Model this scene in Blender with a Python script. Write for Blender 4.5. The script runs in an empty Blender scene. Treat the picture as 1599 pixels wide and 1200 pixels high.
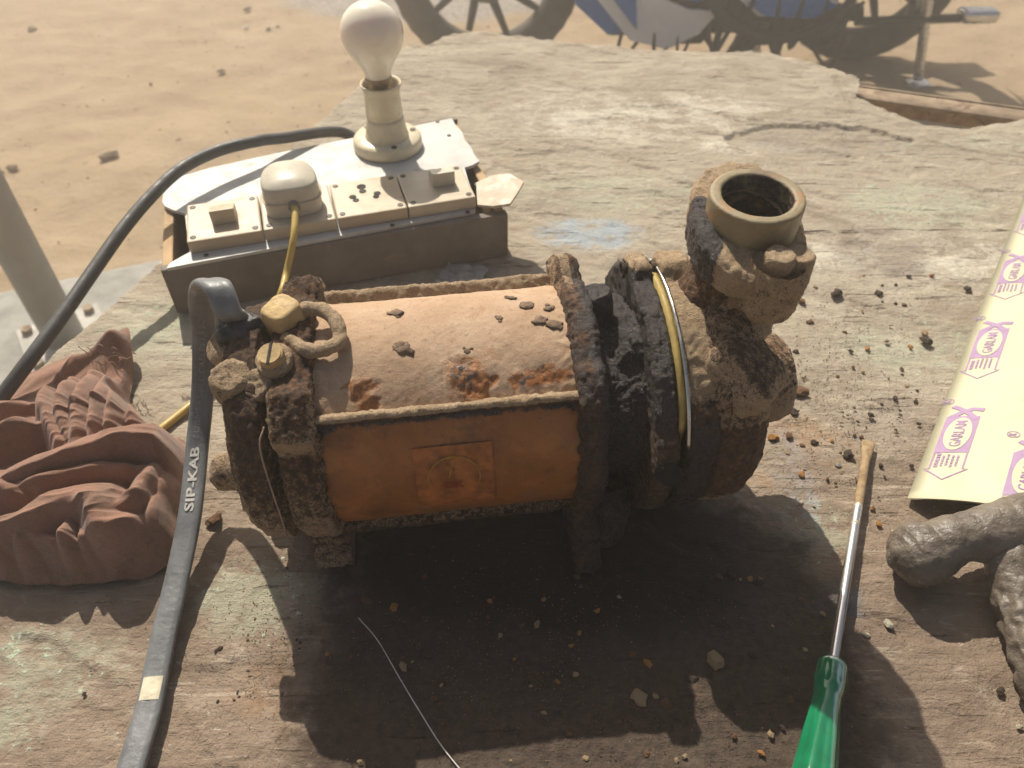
import bpy, bmesh, math, random
import numpy as np
from mathutils import Vector, Matrix

random.seed(7)
RNG = np.random.default_rng(11)
scene = bpy.context.scene
R = math.radians

# ------------------------------------------------------------------ camera
CAM_H, PITCH, FPX = 0.45, 45.0, 1202.0          # camera 45 cm above the bench top (z = 0)
cam_data = bpy.data.cameras.new('camera')
cam_data.sensor_fit = 'HORIZONTAL'
cam_data.sensor_width = 36.0
cam_data.lens = 36.0 * FPX / 1599.0
cam_data.clip_start = 0.01
cam_data.clip_end = 500
cam_data.dof.use_dof = True
cam_data.dof.focus_distance = 0.49
cam_data.dof.aperture_fstop = 10.0
cam = bpy.data.objects.new('camera', cam_data)
scene.collection.objects.link(cam)
cam.location = (0, 0, CAM_H)
cam.rotation_euler = (R(90 - PITCH), 0, 0)
scene.camera = cam

# ------------------------------------------------------------------ light
SHX, SHY = 0.36, -0.89                           # shadow offset on the bench per metre of height
sun_dir = Vector((-SHX, -SHY, 1.0)).normalized()  # towards the sun
elev = math.asin(sun_dir.z)
world = bpy.data.worlds.new('World')
scene.world = world
world.use_nodes = True
wn = world.node_tree
bg = wn.nodes['Background']
sky = wn.nodes.new('ShaderNodeTexSky')
sky.sky_type = 'NISHITA'
sky.sun_disc = False
sky.sun_elevation = elev
sky.sun_rotation = math.atan2(sun_dir.x, sun_dir.y)
sky.dust_density = 3.0
wn.links.new(sky.outputs[0], bg.inputs[0])
bg.inputs[1].default_value = 0.055
sd = bpy.data.lights.new('sun', 'SUN')
sd.energy = 5.0
sd.angle = R(0.55)
sd.color = (1.0, 0.93, 0.80)
sun = bpy.data.objects.new('sun', sd)
scene.collection.objects.link(sun)
sun.rotation_euler = (-sun_dir).to_track_quat('-Z', 'Y').to_euler()
sun.location = (0, 0, 5)

scene.view_settings.view_transform = 'Standard'
scene.view_settings.look = 'None'
scene.view_settings.exposure = 0.46
scene.view_settings.gamma = 1.0
scene.cycles.max_bounces = 6
scene.cycles.diffuse_bounces = 3
scene.cycles.glossy_bounces = 3
scene.cycles.transmission_bounces = 5
scene.cycles.volume_bounces = 1

# ------------------------------------------------------------------ helpers
S45 = math.sin(R(PITCH)); C45 = math.cos(R(PITCH))
COL = scene.collection

def ray(u, v):
    k = 600.0 - v
    return np.array([u - 800.0, FPX * C45 + k * S45, -FPX * S45 + k * C45])

def at(u, v, z=0.0):
    d = ray(u, v)
    t = (z - CAM_H) / d[2]
    return np.array([d[0] * t, d[1] * t, z])

def aty(u, v, y):
    d = ray(u, v)
    t = y / d[1]
    return np.array([d[0] * t, y, CAM_H + d[2] * t])

def proj(P):
    P = np.asarray(P, float)
    x = P[..., 0]; y = P[..., 1]; z = P[..., 2] - CAM_H
    f = y * C45 - z * S45
    return 800 + FPX * x / f, 600 - FPX * (y * S45 + z * C45) / f

def _hash(ix, iy, iz, seed):
    h = (ix.astype(np.int64) * 374761393 + iy.astype(np.int64) * 668265263 +
         iz.astype(np.int64) * 2147483647 + seed * 1274126177) & 0xffffffff
    h = ((h ^ (h >> 13)) * 1274126177) & 0xffffffff
    h = ((h ^ (h >> 16)) * 2246822519) & 0xffffffff
    return (h ^ (h >> 15)) & 0xffffffff

def pnoise(P, freq=1.0, seed=0):
    """gradient noise, about -1..1"""
    Q = np.asarray(P, float) * freq + 137.31
    i = np.floor(Q).astype(np.int64)
    f = Q - i
    w = f * f * f * (f * (f * 6 - 15) + 10)
    out = 0
    for dx in (0, 1):
        for dy in (0, 1):
            for dz in (0, 1):
                h = _hash(i[..., 0] + dx, i[..., 1] + dy, i[..., 2] + dz, seed)
                gx = ((h & 1023) / 511.5 - 1); gy = (((h >> 10) & 1023) / 511.5 - 1); gz = (((h >> 20) & 1023) / 511.5 - 1)
                d = gx * (f[..., 0] - dx) + gy * (f[..., 1] - dy) + gz * (f[..., 2] - dz)
                out = out + d * (w[..., 0] if dx else 1 - w[..., 0]) * (w[..., 1] if dy else 1 - w[..., 1]) * (w[..., 2] if dz else 1 - w[..., 2])
    return out * 1.5

def fbm(P, freq=1.0, octv=4, seed=0, gain=0.5):
    a, s = 1.0, 0
    for k in range(octv):
        s = s + a * pnoise(P, freq * 2 ** k, seed + k * 17)
        a *= gain
    return s

def smooth(a, b, x):
    t = np.clip((np.asarray(x, float) - a) / (b - a), 0, 1)
    return t * t * (3 - 2 * t)

def normals(V, F):
    F = np.asarray(F)
    n = np.zeros_like(V)
    a, b, c = V[F[:, 0]], V[F[:, 1]], V[F[:, 2]]
    d = V[F[:, -1]]
    fn = np.cross(c - a, d - b)
    for k in range(F.shape[1]):
        np.add.at(n, F[:, k], fn)
    return n / np.maximum(np.linalg.norm(n, axis=1, keepdims=True), 1e-12)

def tag(o, label=None, cat=None, group=None, kind=None):
    if label: o['label'] = label
    if cat: o['category'] = cat
    if group: o['group'] = group
    if kind: o['kind'] = kind
    return o

def empty(name, loc, label, cat, group=None):
    o = bpy.data.objects.new(name, None)
    o.empty_display_size = 0.02
    COL.objects.link(o)
    o.location = loc
    return tag(o, label, cat, group)

def world_origin(o):
    p = Vector((0, 0, 0))
    while o is not None:
        p = p + o.location
        o = o.parent
    return np.array(p)

def mk(name, V, F, mat, parent=None, loc=None, attrs=None, smooth_shade=True):
    """one mesh object from world-space vertices"""
    V = np.asarray(V, float)
    if parent is not None:
        org = world_origin(parent)
    else:
        org = np.array(loc if loc is not None else (0, 0, 0), float)
    me = bpy.data.meshes.new(name)
    L = V - org
    if isinstance(F, np.ndarray) and F.ndim == 2:
        me.vertices.add(len(L)); me.vertices.foreach_set('co', L.astype(np.float32).ravel())
        k = F.shape[1]
        me.loops.add(F.size); me.loops.foreach_set('vertex_index', F.astype(np.int32).ravel())
        me.polygons.add(len(F)); me.polygons.foreach_set('loop_start', np.arange(0, F.size, k, dtype=np.int32))
        me.update(calc_edges=True)
    else:
        me.from_pydata([tuple(p) for p in L], [], [tuple(f) for f in F])
    me.validate()
    if smooth_shade:
        me.polygons.foreach_set('use_smooth', np.ones(len(me.polygons), dtype=bool))
    if attrs:
        for n, a in attrs.items():
            at_ = me.attributes.new(n, 'FLOAT', 'POINT')
            at_.data.foreach_set('value', np.asarray(a, np.float32).ravel())
    me.materials.append(mat)
    o = bpy.data.objects.new(name, me)
    COL.objects.link(o)
    if parent is not None:
        o.parent = parent
    else:
        o.location = org
    return o

def grid_faces(n, m, wrap=False):
    i = np.arange(n - 1)[:, None]
    j = np.arange(m if wrap else m - 1)[None, :]
    j2 = (j + 1) % m
    a = i * m + j; b = i * m + j2; c = (i + 1) * m + j2; d = (i + 1) * m + j
    return np.stack([a, b, c, d], -1).reshape(-1, 4)

def resample(pts, step):
    pts = np.asarray(pts, float)
    out = [pts[0]]
    for a, b in zip(pts[:-1], pts[1:]):
        n = max(1, int(np.ceil(np.linalg.norm(b - a) / step)))
        for k in range(1, n + 1):
            out.append(a + (b - a) * k / n)
    return np.array(out)

def catmull(pts, n=12):
    P = [np.asarray(p, float) for p in pts]
    P = [2 * P[0] - P[1]] + P + [2 * P[-1] - P[-2]]
    out = []
    for i in range(1, len(P) - 2):
        for k in range(n):
            t = k / n
            out.append(0.5 * ((2 * P[i]) + (-P[i - 1] + P[i + 1]) * t + (2 * P[i - 1] - 5 * P[i] + 4 * P[i + 1] - P[i + 2]) * t * t +
                              (-P[i - 1] + 3 * P[i] - 3 * P[i + 1] + P[i + 2]) * t ** 3))
    out.append(P[-2])
    return np.array(out)

def tube(path, rad, seg=12, cap=True, ref=(0, 0, 1), closed=False):
    path = np.asarray(path, float)
    n = len(path)
    rad = np.broadcast_to(np.asarray(rad, float), (n,))
    if closed:
        T = np.roll(path, -1, 0) - np.roll(path, 1, 0)
    else:
        T = np.gradient(path, axis=0)
    T /= np.linalg.norm(T, axis=1, keepdims=True)
    A = np.zeros_like(T)
    r = np.array(ref, float)
    if abs(r @ T[0]) > 0.95: r = np.array([1.0, 0, 0]) if abs(T[0][0]) < 0.9 else np.array([0, 1.0, 0])
    prev = r
    for i in range(n):
        a = prev - (prev @ T[i]) * T[i]
        a /= max(np.linalg.norm(a), 1e-9)
        A[i] = a; prev = a
    B = np.cross(T, A)
    th = np.linspace(0, 2 * np.pi, seg, endpoint=False)
    V = path[:, None] + rad[:, None, None] * (np.cos(th)[None, :, None] * A[:, None] + np.sin(th)[None, :, None] * B[:, None])
    V = V.reshape(-1, 3)
    if closed:
        i = np.arange(n)[:, None]; j = np.arange(seg)[None, :]
        i2 = (i + 1) % n; j2 = (j + 1) % seg
        F = np.stack([i * seg + j, i * seg + j2, i2 * seg + j2, i2 * seg + j], -1).reshape(-1, 4)
        return V, [tuple(f) for f in F]
    F = [tuple(f) for f in grid_faces(n, seg, True)]
    if cap:
        F.append(tuple(range(seg))[::-1]); F.append(tuple((n - 1) * seg + k for k in range(seg)))
    return V, F

def rbox(c, size, ax=None, bevel=0.002, seg=2):
    """bevelled box, axes ax (3x3 rows), returns V, F"""
    bm = bmesh.new()
    bmesh.ops.create_cube(bm, size=1.0)
    for v in bm.verts:
        v.co = Vector((v.co.x * size[0], v.co.y * size[1], v.co.z * size[2]))
    if bevel > 0:
        bmesh.ops.bevel(bm, geom=list(bm.edges), offset=bevel, segments=seg, profile=0.6, affect='EDGES')
    V = np.array([v.co[:] for v in bm.verts]); bm.verts.index_update()
    F = [tuple(v.index for v in f.verts) for f in bm.faces]
    bm.free()
    if ax is not None: V = V @ np.asarray(ax, float)
    return V + np.asarray(c, float), F

def lathe(prof, o, ax, up, nt=48, step=None, rmod=None):
    """revolve (s, r) profile about axis ax from o; theta 0 = the second axis, grid as arrays"""
    prof = np.asarray(prof, float)
    if step: prof = resample(prof, step)
    ax = np.asarray(ax, float) / np.linalg.norm(ax)
    up = np.asarray(up, float) - (np.asarray(up, float) @ ax) * ax
    up /= np.linalg.norm(up)
    sd_ = np.cross(ax, up)
    th = np.linspace(0, 2 * np.pi, nt, endpoint=False)
    s = np.repeat(prof[:, 0:1], nt, 1); r = np.repeat(prof[:, 1:2], nt, 1); T = np.repeat(th[None], len(prof), 0)
    if rmod is not None: r = rmod(s, r, T)
    V = np.asarray(o, float) + s[..., None] * ax + r[..., None] * (np.cos(T)[..., None] * sd_ + np.sin(T)[..., None] * up)
    return V.reshape(-1, 3), grid_faces(len(prof), nt, True), s.ravel(), T.ravel(), r.ravel()

def join(*parts):
    Vs, Fs, n = [], [], 0
    for V, F in parts:
        Vs.append(np.asarray(V)); Fs += [tuple(int(i) + n for i in f) for f in F]; n += len(V)
    return np.concatenate(Vs), Fs

def poly_prism(pts, z0, z1, jag=0.0):
    """extruded outline (world xy), outline counter clockwise or not"""
    bm = bmesh.new()
    vs = [bm.verts.new((p[0], p[1], z0)) for p in pts]
    f = bm.faces.new(vs)
    f.normal_update()
    if f.normal.z < 0: f.normal_flip()
    r = bmesh.ops.extrude_face_region(bm, geom=[f])
    for e in r['geom']:
        if isinstance(e, bmesh.types.BMVert): e.co.z = z1
    bmesh.ops.recalc_face_normals(bm, faces=bm.faces)
    bmesh.ops.triangulate(bm, faces=[g for g in bm.faces if len(g.verts) > 4])
    bm.verts.index_update()
    V = np.array([v.co[:] for v in bm.verts]); F = [tuple(v.index for v in g.verts) for g in bm.faces]
    bm.free()
    return V, F

# ------------------------------------------------------------------ material helpers
class NT:
    def __init__(s, name):
        s.m = bpy.data.materials.new(name); s.m.use_nodes = True
        s.t = s.m.node_tree; s.b = s.t.nodes['Principled BSDF']
        s.co = s.n('ShaderNodeTexCoord').outputs['Object']
    def n(s, typ, **kw):
        x = s.t.nodes.new(typ)
        for k, v in kw.items(): setattr(x, k, v)
        return x
    def link(s, a, b): s.t.links.new(a, b)
    def setin(s, inp, v):
        if isinstance(v, (int, float)): inp.default_value = v
        elif isinstance(v, tuple): inp.default_value = v if len(v) == 4 or inp.type == 'VECTOR' else (*v, 1)
        else: s.link(v, inp)
    def noise(s, scale, detail=4, rough=0.55, stretch=None, rotz=0, dist=0.0):
        x = s.n('ShaderNodeTexNoise'); x.inputs['Scale'].default_value = scale
        x.inputs['Detail'].default_value = detail; x.inputs['Roughness'].default_value = rough
        x.inputs['Distortion'].default_value = dist
        co = s.co
        if stretch or rotz:
            mp = s.n('ShaderNodeMapping'); s.link(co, mp.inputs[0])
            mp.inputs['Scale'].default_value = stretch or (1, 1, 1); mp.inputs['Rotation'].default_value = (0, 0, rotz)
            co = mp.outputs[0]
        s.link(co, x.inputs['Vector'])
        return x.outputs[0]
    def voro(s, scale, feature='F1', rnd=1.0):
        x = s.n('ShaderNodeTexVoronoi', feature=feature); x.inputs['Scale'].default_value = scale
        x.inputs['Randomness'].default_value = rnd
        s.link(s.co, x.inputs['Vector']); return x.outputs[0]
    def attr(s, name):
        x = s.n('ShaderNodeAttribute'); x.attribute_name = name; return x.outputs['Fac']
    def math(s, op, a, b=0.0, c=0.0, clamp=False):
        x = s.n('ShaderNodeMath', operation=op); x.use_clamp = clamp
        s.setin(x.inputs[0], a); s.setin(x.inputs[1], b); s.setin(x.inputs[2], c); return x.outputs[0]
    def rng(s, v, a, b, lo=0.0, hi=1.0):
        x = s.n('ShaderNodeMapRange'); x.interpolation_type = 'SMOOTHSTEP'
        s.setin(x.inputs[0], v); s.setin(x.inputs[1], a); s.setin(x.inputs[2], b); s.setin(x.inputs[3], lo); s.setin(x.inputs[4], hi)
        return x.outputs[0]
    def mix(s, f, a, b, blend='MIX'):
        x = s.n('ShaderNodeMix', data_type='RGBA', blend_type=blend)
        s.setin(x.inputs[0], f); s.setin(x.inputs[6], a); s.setin(x.inputs[7], b); return x.outputs[2]
    def ramp(s, v, *stops):
        x = s.n('ShaderNodeValToRGB'); s.setin(x.inputs[0], v)
        e = x.color_ramp.elements
        while len(e) < len(stops): e.new(0.5)
        for q, (p, c) in zip(e, stops): q.position = p; q.color = (*c, 1)
        return x.outputs[0]
    def mask(s, att, noise, width=0.12, amount=0.8):
        """noise-broken edge of a 0..1 attribute"""
        k = s.math('ADD', att, s.math('MULTIPLY', s.math('SUBTRACT', noise, 0.5), amount))
        return s.rng(k, 0.5 - width, 0.5 + width)
    def bump(s, h, dist, strength=1.0, prev=None):
        x = s.n('ShaderNodeBump'); x.inputs['Strength'].default_value = strength; x.inputs['Distance'].default_value = dist
        s.link(h, x.inputs['Height'])
        if prev is not None: s.link(prev, x.inputs['Normal'])
        return x.outputs[0]
    def out(s, col=None, rough=None, normal=None, metal=None, spec=None, **kw):
        if col is not None: s.setin(s.b.inputs['Base Color'], col)
        if rough is not None: s.setin(s.b.inputs['Roughness'], rough)
        if normal is not None: s.link(normal, s.b.inputs['Normal'])
        if metal is not None: s.setin(s.b.inputs['Metallic'], metal)
        if spec is not None: s.setin(s.b.inputs['Specular IOR Level'], spec)
        for k, v in kw.items(): s.setin(s.b.inputs[k], v)
        return s.m

def plain(name, col, rough=0.6, metal=0.0, var=0.25, scale=60, bump=0.0004, spec=0.4, dirt_shade=None):
    t = NT(name)
    n = t.noise(scale, 5, 0.6)
    c2 = tuple(max(0, x * (1 - var)) for x in col); c1 = tuple(min(1, x * (1 + var * 0.6)) for x in col)
    c = t.ramp(n, (0.3, c2), (0.7, c1))
    if dirt_shade:
        c = t.mix(t.rng(t.noise(scale * 0.6, 6, 0.7, dist=0.6), dirt_shade[1], dirt_shade[1] + 0.12), c, dirt_shade[0])
    return t.out(c, t.rng(t.noise(scale * 1.7, 3), 0.3, 0.7, max(0.05, rough - 0.12), min(1, rough + 0.12)),
                 t.bump(t.noise(scale * 5, 3), bump) if bump else None, metal, spec)

# crusted cast iron of the pump: dark rust, orange rust, dried mud, black grease
def crust_material(name='crusted_iron', base=None):
    t = NT(name)
    n1 = t.noise(75, 6, 0.62); n2 = t.noise(260, 6, 0.68); n3 = t.noise(1000, 5, 0.65); n4 = t.noise(28, 5, 0.6)
    if base is None:
        c = t.ramp(n2, (0.3, (0.022, 0.013, 0.010)), (0.5, (0.070, 0.040, 0.025)), (0.72, (0.16, 0.088, 0.048)))
    else:
        c = t.ramp(n4, (0.28, base[0]), (0.52, base[1]), (0.75, base[2]))
        c = t.mix(t.rng(n2, .55, .75, 0, .5), c, (0.06, 0.03, 0.015))
        c = t.mix(t.rng(n1, .52, .66, 0, .6), c, (0.42, 0.17, 0.045))
        c = t.mix(t.rng(t.noise(16, 6, .7), .54, .64, 0, .6), c, (0.10, 0.055, 0.035))
    oc = t.ramp(n3, (0.3, (0.10, 0.042, 0.016)), (0.5, (0.25, 0.105, 0.032)), (0.72, (0.38, 0.19, 0.07)))
    c = t.mix(t.math('MULTIPLY', t.mask(t.attr('orange'), n2, 0.25, 1.2), .8), c, oc)
    mc = t.ramp(n1, (0.25, (0.36, 0.245, 0.140)), (0.5, (0.47, 0.340, 0.210)), (0.75, (0.56, 0.425, 0.280)))
    if base is not None:
        mc = t.ramp(n4, (0.25, (0.36, 0.235, 0.145)), (0.5, (0.44, 0.300, 0.195)), (0.75, (0.49, 0.355, 0.245)))
        st = t.noise(70, 7, .75, (.8, 1, .5), 0, .6)
        mc = t.mix(t.rng(st, .53, .68, 0, .6), mc, (0.33, 0.165, 0.08))
        mc = t.mix(t.rng(t.noise(420, 5, .7), .62, .68, 0, .7), mc, (0.15, 0.085, 0.05))
    mc = t.mix(t.rng(n3, 0.36, 0.60), t.mix(0.45 if base is None else .18, mc, (0.17, 0.10, 0.055)), mc)
    mc = t.mix(t.rng(n2, 0.55, 0.72, 0, .6), mc, (0.26, 0.155, 0.085))
    mf = t.mask(t.attr('mud'), t.math('ADD', t.math('MULTIPLY', n2, 0.55), t.math('MULTIPLY', n3, 0.45)), 0.16, 1.7)
    c = t.mix(mf, c, mc)
    gc = t.ramp(n3, (0.3, (0.010, 0.008, 0.008)), (0.52, (0.034, 0.026, 0.026)), (0.7, (0.15, 0.115, 0.105)))
    gf = t.mask(t.attr('grease'), t.math('ADD', t.math('MULTIPLY', n1, 0.45), t.math('MULTIPLY', n2, 0.55)), 0.10, 1.3)
    c = t.mix(gf, c, gc)
    rough0 = (0.9, 0.9, 0.9) if base is None else t.mix(mf, (0.5, 0.5, 0.5), (0.9, 0.9, 0.9))
    rough = t.mix(gf, rough0, t.ramp(n2, (0.35, (0.16,) * 3), (0.6, (0.5,) * 3)))
    k = 1.0 if base is None else 0.22
    b = t.bump(n2, 0.0030 * k, 0.9)
    b = t.bump(n3, 0.0014 * k, 0.9, b)
    return t.out(c, rough, b, spec=0.45)

M = {}
M['crust'] = crust_material()
M['body'] = crust_material('rusted_body_shell', base=((0.20, 0.072, 0.020), (0.36, 0.130, 0.030), (0.24, 0.125, 0.055)))

# ------------------------------------------------------------------ ground
GZ = -0.62
def make_ground():
    xs = np.unique(np.concatenate([np.linspace(-60, -3, 12), np.linspace(-3, 3.2, 250), np.linspace(3.2, 60, 12)]))
    ys = np.unique(np.concatenate([np.linspace(-60, -0.6, 12), np.linspace(-0.6, 4.6, 210), np.linspace(4.6, 90, 14)]))
    X, Y = np.meshgrid(xs, ys, indexing='ij')
    P = np.stack([X, Y, np.zeros_like(X)], -1)
    near = smooth(4, 2.5, np.abs(X)) * smooth(5.5, 4.0, np.abs(Y - 1.5) + 0.5)
    z = GZ + near * (0.012 * fbm(P, 1.6, 3, 3) + 0.007 * fbm(P, 7, 3, 5) + 0.003 * fbm(P, 16, 2, 6) - 0.004 * smooth(.30, .60, pnoise(P, 4.5, 12))) - 0.002
    V = np.stack([X, Y, z], -1).reshape(-1, 3)
    t = NT('dry_sand')
    n0 = t.noise(0.9, 4, 0.55); n1 = t.noise(6, 6, 0.6, (1, 1.8, 1), 0.3); n2 = t.noise(60, 5, 0.6); n3 = t.noise(260, 3)
    c = t.ramp(n1, (0.25, (0.31, 0.225, 0.145)), (0.5, (0.375, 0.28, 0.185)), (0.75, (0.42, 0.32, 0.22)))
    c = t.mix(t.rng(n0, 0.52, 0.70, 0, .8), c, (0.37, 0.28, 0.19))
    c = t.mix(t.rng(t.noise(22, 6, .7), .54, .68, 0, .4), c, (0.27, 0.185, 0.115))
    c = t.mix(t.math('MULTIPLY', t.rng(n2, 0.58, 0.75), 0.45), c, (0.24, 0.145, 0.075))
    c = t.mix(t.rng(t.voro(9), 0.10, 0.05, 0, 0.5), c, (0.17, 0.11, 0.07))
    # grey cinder patch at the far side of the yard
    g = t.attr('cinder')
    c = t.mix(t.mask(g, n1, 0.2, 0.9), c, t.ramp(n2, (0.3, (0.20, 0.17, 0.15)), (0.7, (0.42, 0.38, 0.34))))
    b = t.bump(n2, 0.012, 0.5); b = t.bump(n3, 0.003, 0.5, b)
    m = t.out(c, 0.95, b, spec=0.15)
    # worn, trodden sand
    cin = smooth(0.75, 0.25, np.hypot((X + 0.35) / 1.1, (Y - 3.25) / 0.55)).ravel()
    o = mk('ground', V, grid_faces(len(xs), len(ys)), m, loc=(0, 0, 0), attrs={'cinder': cin})
    tag(o, 'dry sandy yard ground around the bench', kind='structure')
make_ground()

# ------------------------------------------------------------------ bench (weathered plywood top on an angle-iron frame)
E1 = np.array([0.944, -0.330]); E2 = np.array([-0.330, -0.944])    # across, towards the camera
E1 /= np.linalg.norm(E1); E2 /= np.linalg.norm(E2)
CORNER = np.array([-0.1045, 1.279])
def bench(a, b, z=0.0):
    p = CORNER + a * E1 + b * E2
    return np.array([p[0], p[1], z])
FAR = [(-0.01, 0.115), (0.015, 0.12), (0.03, 0.075), (0.055, 0.055), (0.10, 0.045), (0.19, 0.036), (0.317, 0.027), (0.40, 0.005), (0.496, -0.022), (0.576, -0.006),
       (0.605, 0.010), (0.628, 0.024), (0.622, 0.045), (0.615, 0.082), (0.64, 0.095), (0.665, 0.118), (0.696, 0.139), (0.748, 0.142), (0.785, 0.118), (0.826, 0.086), (0.87, 0.06), (0.95, 0.05)]
TH = 0.019
bench_root = empty('work_bench', bench(0.47, 0.6, GZ), 'weathered plywood work bench with a broken far corner, under the pump', 'bench')

def spot(X, Y, u, v, ru, rv, soft=0.5):
    """0..1 blob on the bench at a photo point; ru, rv radii in metres"""
    p = at(u, v)
    d = np.hypot((X - p[0]) / ru, (Y - p[1]) / rv)
    return smooth(1 + soft, 1 - soft, d)

def make_top():
    na, nb = 420, 560
    far = np.array(FAR)
    am = np.linspace(0, 1, na); bt = np.linspace(0, 1, nb)
    # the far edge is a polyline walked by arc length so that the broken notch can fold
    seg = np.r_[0, np.cumsum(np.linalg.norm(np.diff(far, axis=0), axis=1))]
    fa = np.interp(am * seg[-1], seg, far[:, 0]); fb = np.interp(am * seg[-1], seg, far[:, 1])
    jag = fbm(np.stack([am * 1.0, am * 0, am * 0], -1), 30, 4, 9) * 0.005
    fb = fb + jag; 
    near_a = np.linspace(-0.01, 0.95, na)
    w = smooth(0.0, 0.30, bt)
    A = fa[:, None] * (1 - w) + near_a[:, None] * w
    B = fb[:, None] + bt[None, :] * (1.22 - fb[:, None])
    left = fbm(np.stack([bt * 1.2, bt * 0 + 3, bt * 0], -1), 22, 4, 5) * 0.004
    A = A + left[None] * smooth(0.06, 0, A)
    X = CORNER[0] + A * E1[0] + B * E2[0]; Y = CORNER[1] + A * E1[1] + B * E2[1]
    P = np.stack([A * 0.42 + 0.02 * fbm(np.stack([A, B, A * 0], -1), 9, 2, 77), B + 0.012 * fbm(np.stack([A, B, A * 0], -1), 12, 3, 78), A * 0], -1)            # stretched along the grain (across)
    Q = np.stack([X, Y, X * 0], -1)
    # delaminated veneer: terraces broken along the grain, splinters, dents
    t1 = fbm(P, 16, 4, 21); t2 = fbm(P, 34, 4, 31)
    z = -0.0010 * smooth(0.10, 0.14, t1) - 0.0008 * smooth(0.22, 0.25, t1) - 0.0005 * smooth(0.15, 0.2, t2)
    z += 0.0007 * fbm(P, 70, 3, 41) * smooth(-0.2, 0.3, t2) + 0.0005 * fbm(Q, 120, 3, 51) + 0.0012 * fbm(Q, 5, 2, 61)
    # the peeled hollow near the far right corner
    h = spot(X, Y, 1275, 218, 0.11, 0.045, 0.3) + 0.35 * fbm(Q, 40, 3, 71)
    z -= 0.0045 * smooth(0.45, 0.55, h)
    z -= 0.002 * smooth(0.02, 0.0, bt)[None] * (1 + fbm(Q, 60, 2, 5))
    hollow = smooth(0.4, 0.6, h)
    V1 = np.stack([X, Y, z], -1)
    brown = np.clip(smooth(0.52, 0.20, Y - 0.10 * X) * 0.92 + 0.25 * fbm(Q, 7, 3, 81), 0, 1)
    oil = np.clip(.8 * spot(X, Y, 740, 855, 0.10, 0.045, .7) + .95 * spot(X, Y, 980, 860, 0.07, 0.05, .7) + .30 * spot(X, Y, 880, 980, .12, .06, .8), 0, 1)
    dirt_shade = np.clip(1.2 * spot(X, Y, 890, 1000, .155, .13, .35) + .9 * spot(X, Y, 940, 1180, .15, .06, .4) + .5 * spot(X, Y, 1180, 960, .07, .08, .6), 0, 1)  # spill dirt plus painted shade, fitted to the pump's shadow
    rustm = np.clip(spot(X, Y, 1220, 700, 0.06, 0.06, .6) * .6 + spot(X, Y, 1060, 1080, .09, .03, .6) * .6 + spot(X, Y, 470, 1090, .05, .03, .6) * .5, 0, 1)
    green = np.clip(spot(X, Y, 400, 930, .05, .03) + spot(X, Y, 1430, 540, .07, .04) + spot(X, Y, 1440, 320, .09, .05) + spot(X, Y, 260, 510, .06, .04) + spot(X, Y, 1250, 830, .04, .03)
                    + .8 * spot(X, Y, 90, 1030, .05, .03) + .8 * spot(X, Y, 960, 300, .15, .05) + spot(X, Y, 20, 1140, .02, .012) + .7 * spot(X, Y, 1500, 230, .12, .03), 0, 1)
    blue = np.clip(spot(X, Y, 920, 365, .055, .030, .5) + spot(X, Y, 1305, 940, .02, .02) * .8 + .7 * spot(X, Y, 1240, 740, .02, .05), 0, 1)
    grey = np.clip(spot(X, Y, 1370, 390, .05, .05) + spot(X, Y, 1330, 225, .10, .03) + spot(X, Y, 820, 320, .08, .03) + .8 * spot(X, Y, 1460, 680, .08, .04), 0, 1)
    pale = np.clip(spot(X, Y, 1290, 400, .07, .025) + spot(X, Y, 1180, 230, .06, .02) + spot(X, Y, 1500, 400, .06, .04) + spot(X, Y, 1000, 180, .2, .08) * .8 + spot(X, Y, 60, 1080, .04, .03) + spot(X, Y, 30, 1000, .03, .02), 0, 1)
    att = dict(dirt_shade=dirt_shade, brown=brown, oil=oil, rustm=rustm, green=green, blue=blue, grey=np.clip(grey + hollow * .9, 0, 1), pale=pale)
    t = NT('weathered_plywood')
    rz = math.atan2(0.330, 0.944)
    g1 = t.noise(22, 7, 0.66, (0.38, 1, 1), rz, 0.9); g2 = t.noise(85, 7, 0.72, (0.26, 1, 1), rz, 0.7); g3 = t.noise(420, 4, 0.6, (0.16, 1, 1), rz)
    n1 = t.noise(9, 5, 0.6); n2 = t.noise(45, 6, 0.62); n3 = t.noise(200, 5, 0.62); n4 = t.noise(800, 3, 0.6)
    c = t.ramp(g1, (0.25, (0.265, 0.215, 0.158)), (0.45, (0.345, 0.292, 0.222)), (0.6, (0.395, 0.34, 0.262)), (0.8, (0.46, 0.41, 0.325)))
    nm = t.math('ADD', t.math('MULTIPLY', n2, .4), t.math('ADD', t.math('MULTIPLY', g1, .35), t.math('MULTIPLY', n3, .25)))
    nmix = t.rng(nm, .38, .62)
    def patch(c, name, col, f):
        k = t.math('MULTIPLY', t.attr(name), nmix)
        k = t.rng(k, .12, .75, 0, f)
        return t.mix(k, c, col)
    c = patch(c, 'pale', (0.60, 0.56, 0.46), .8)
    c = patch(c, 'grey', (0.27, 0.23, 0.19), .85)
    br = t.ramp(g1, (0.25, (0.15, 0.108, 0.078)), (0.5, (0.25, 0.185, 0.135)), (0.75, (0.34, 0.265, 0.20)))
    c = t.mix(t.mask(t.attr('brown'), n1, .38, .8), c, br)
    c = t.mix(t.math('MULTIPLY', t.rng(g2, 0.52, 0.66), 0.55), c, t.mix(0.55, c, (0.10, 0.07, 0.05)))
    c = t.mix(t.math('MULTIPLY', t.rng(g2, 0.46, 0.34), 0.6), c, t.mix(0.5, c, (0.62, 0.54, 0.42)))
    c = t.mix(t.math('MULTIPLY', t.rng(n2, 0.54, 0.66), 0.35), c, (0.28, 0.20, 0.14))
    c = patch(c, 'green', (0.40, 0.45, 0.33), .38)
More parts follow.
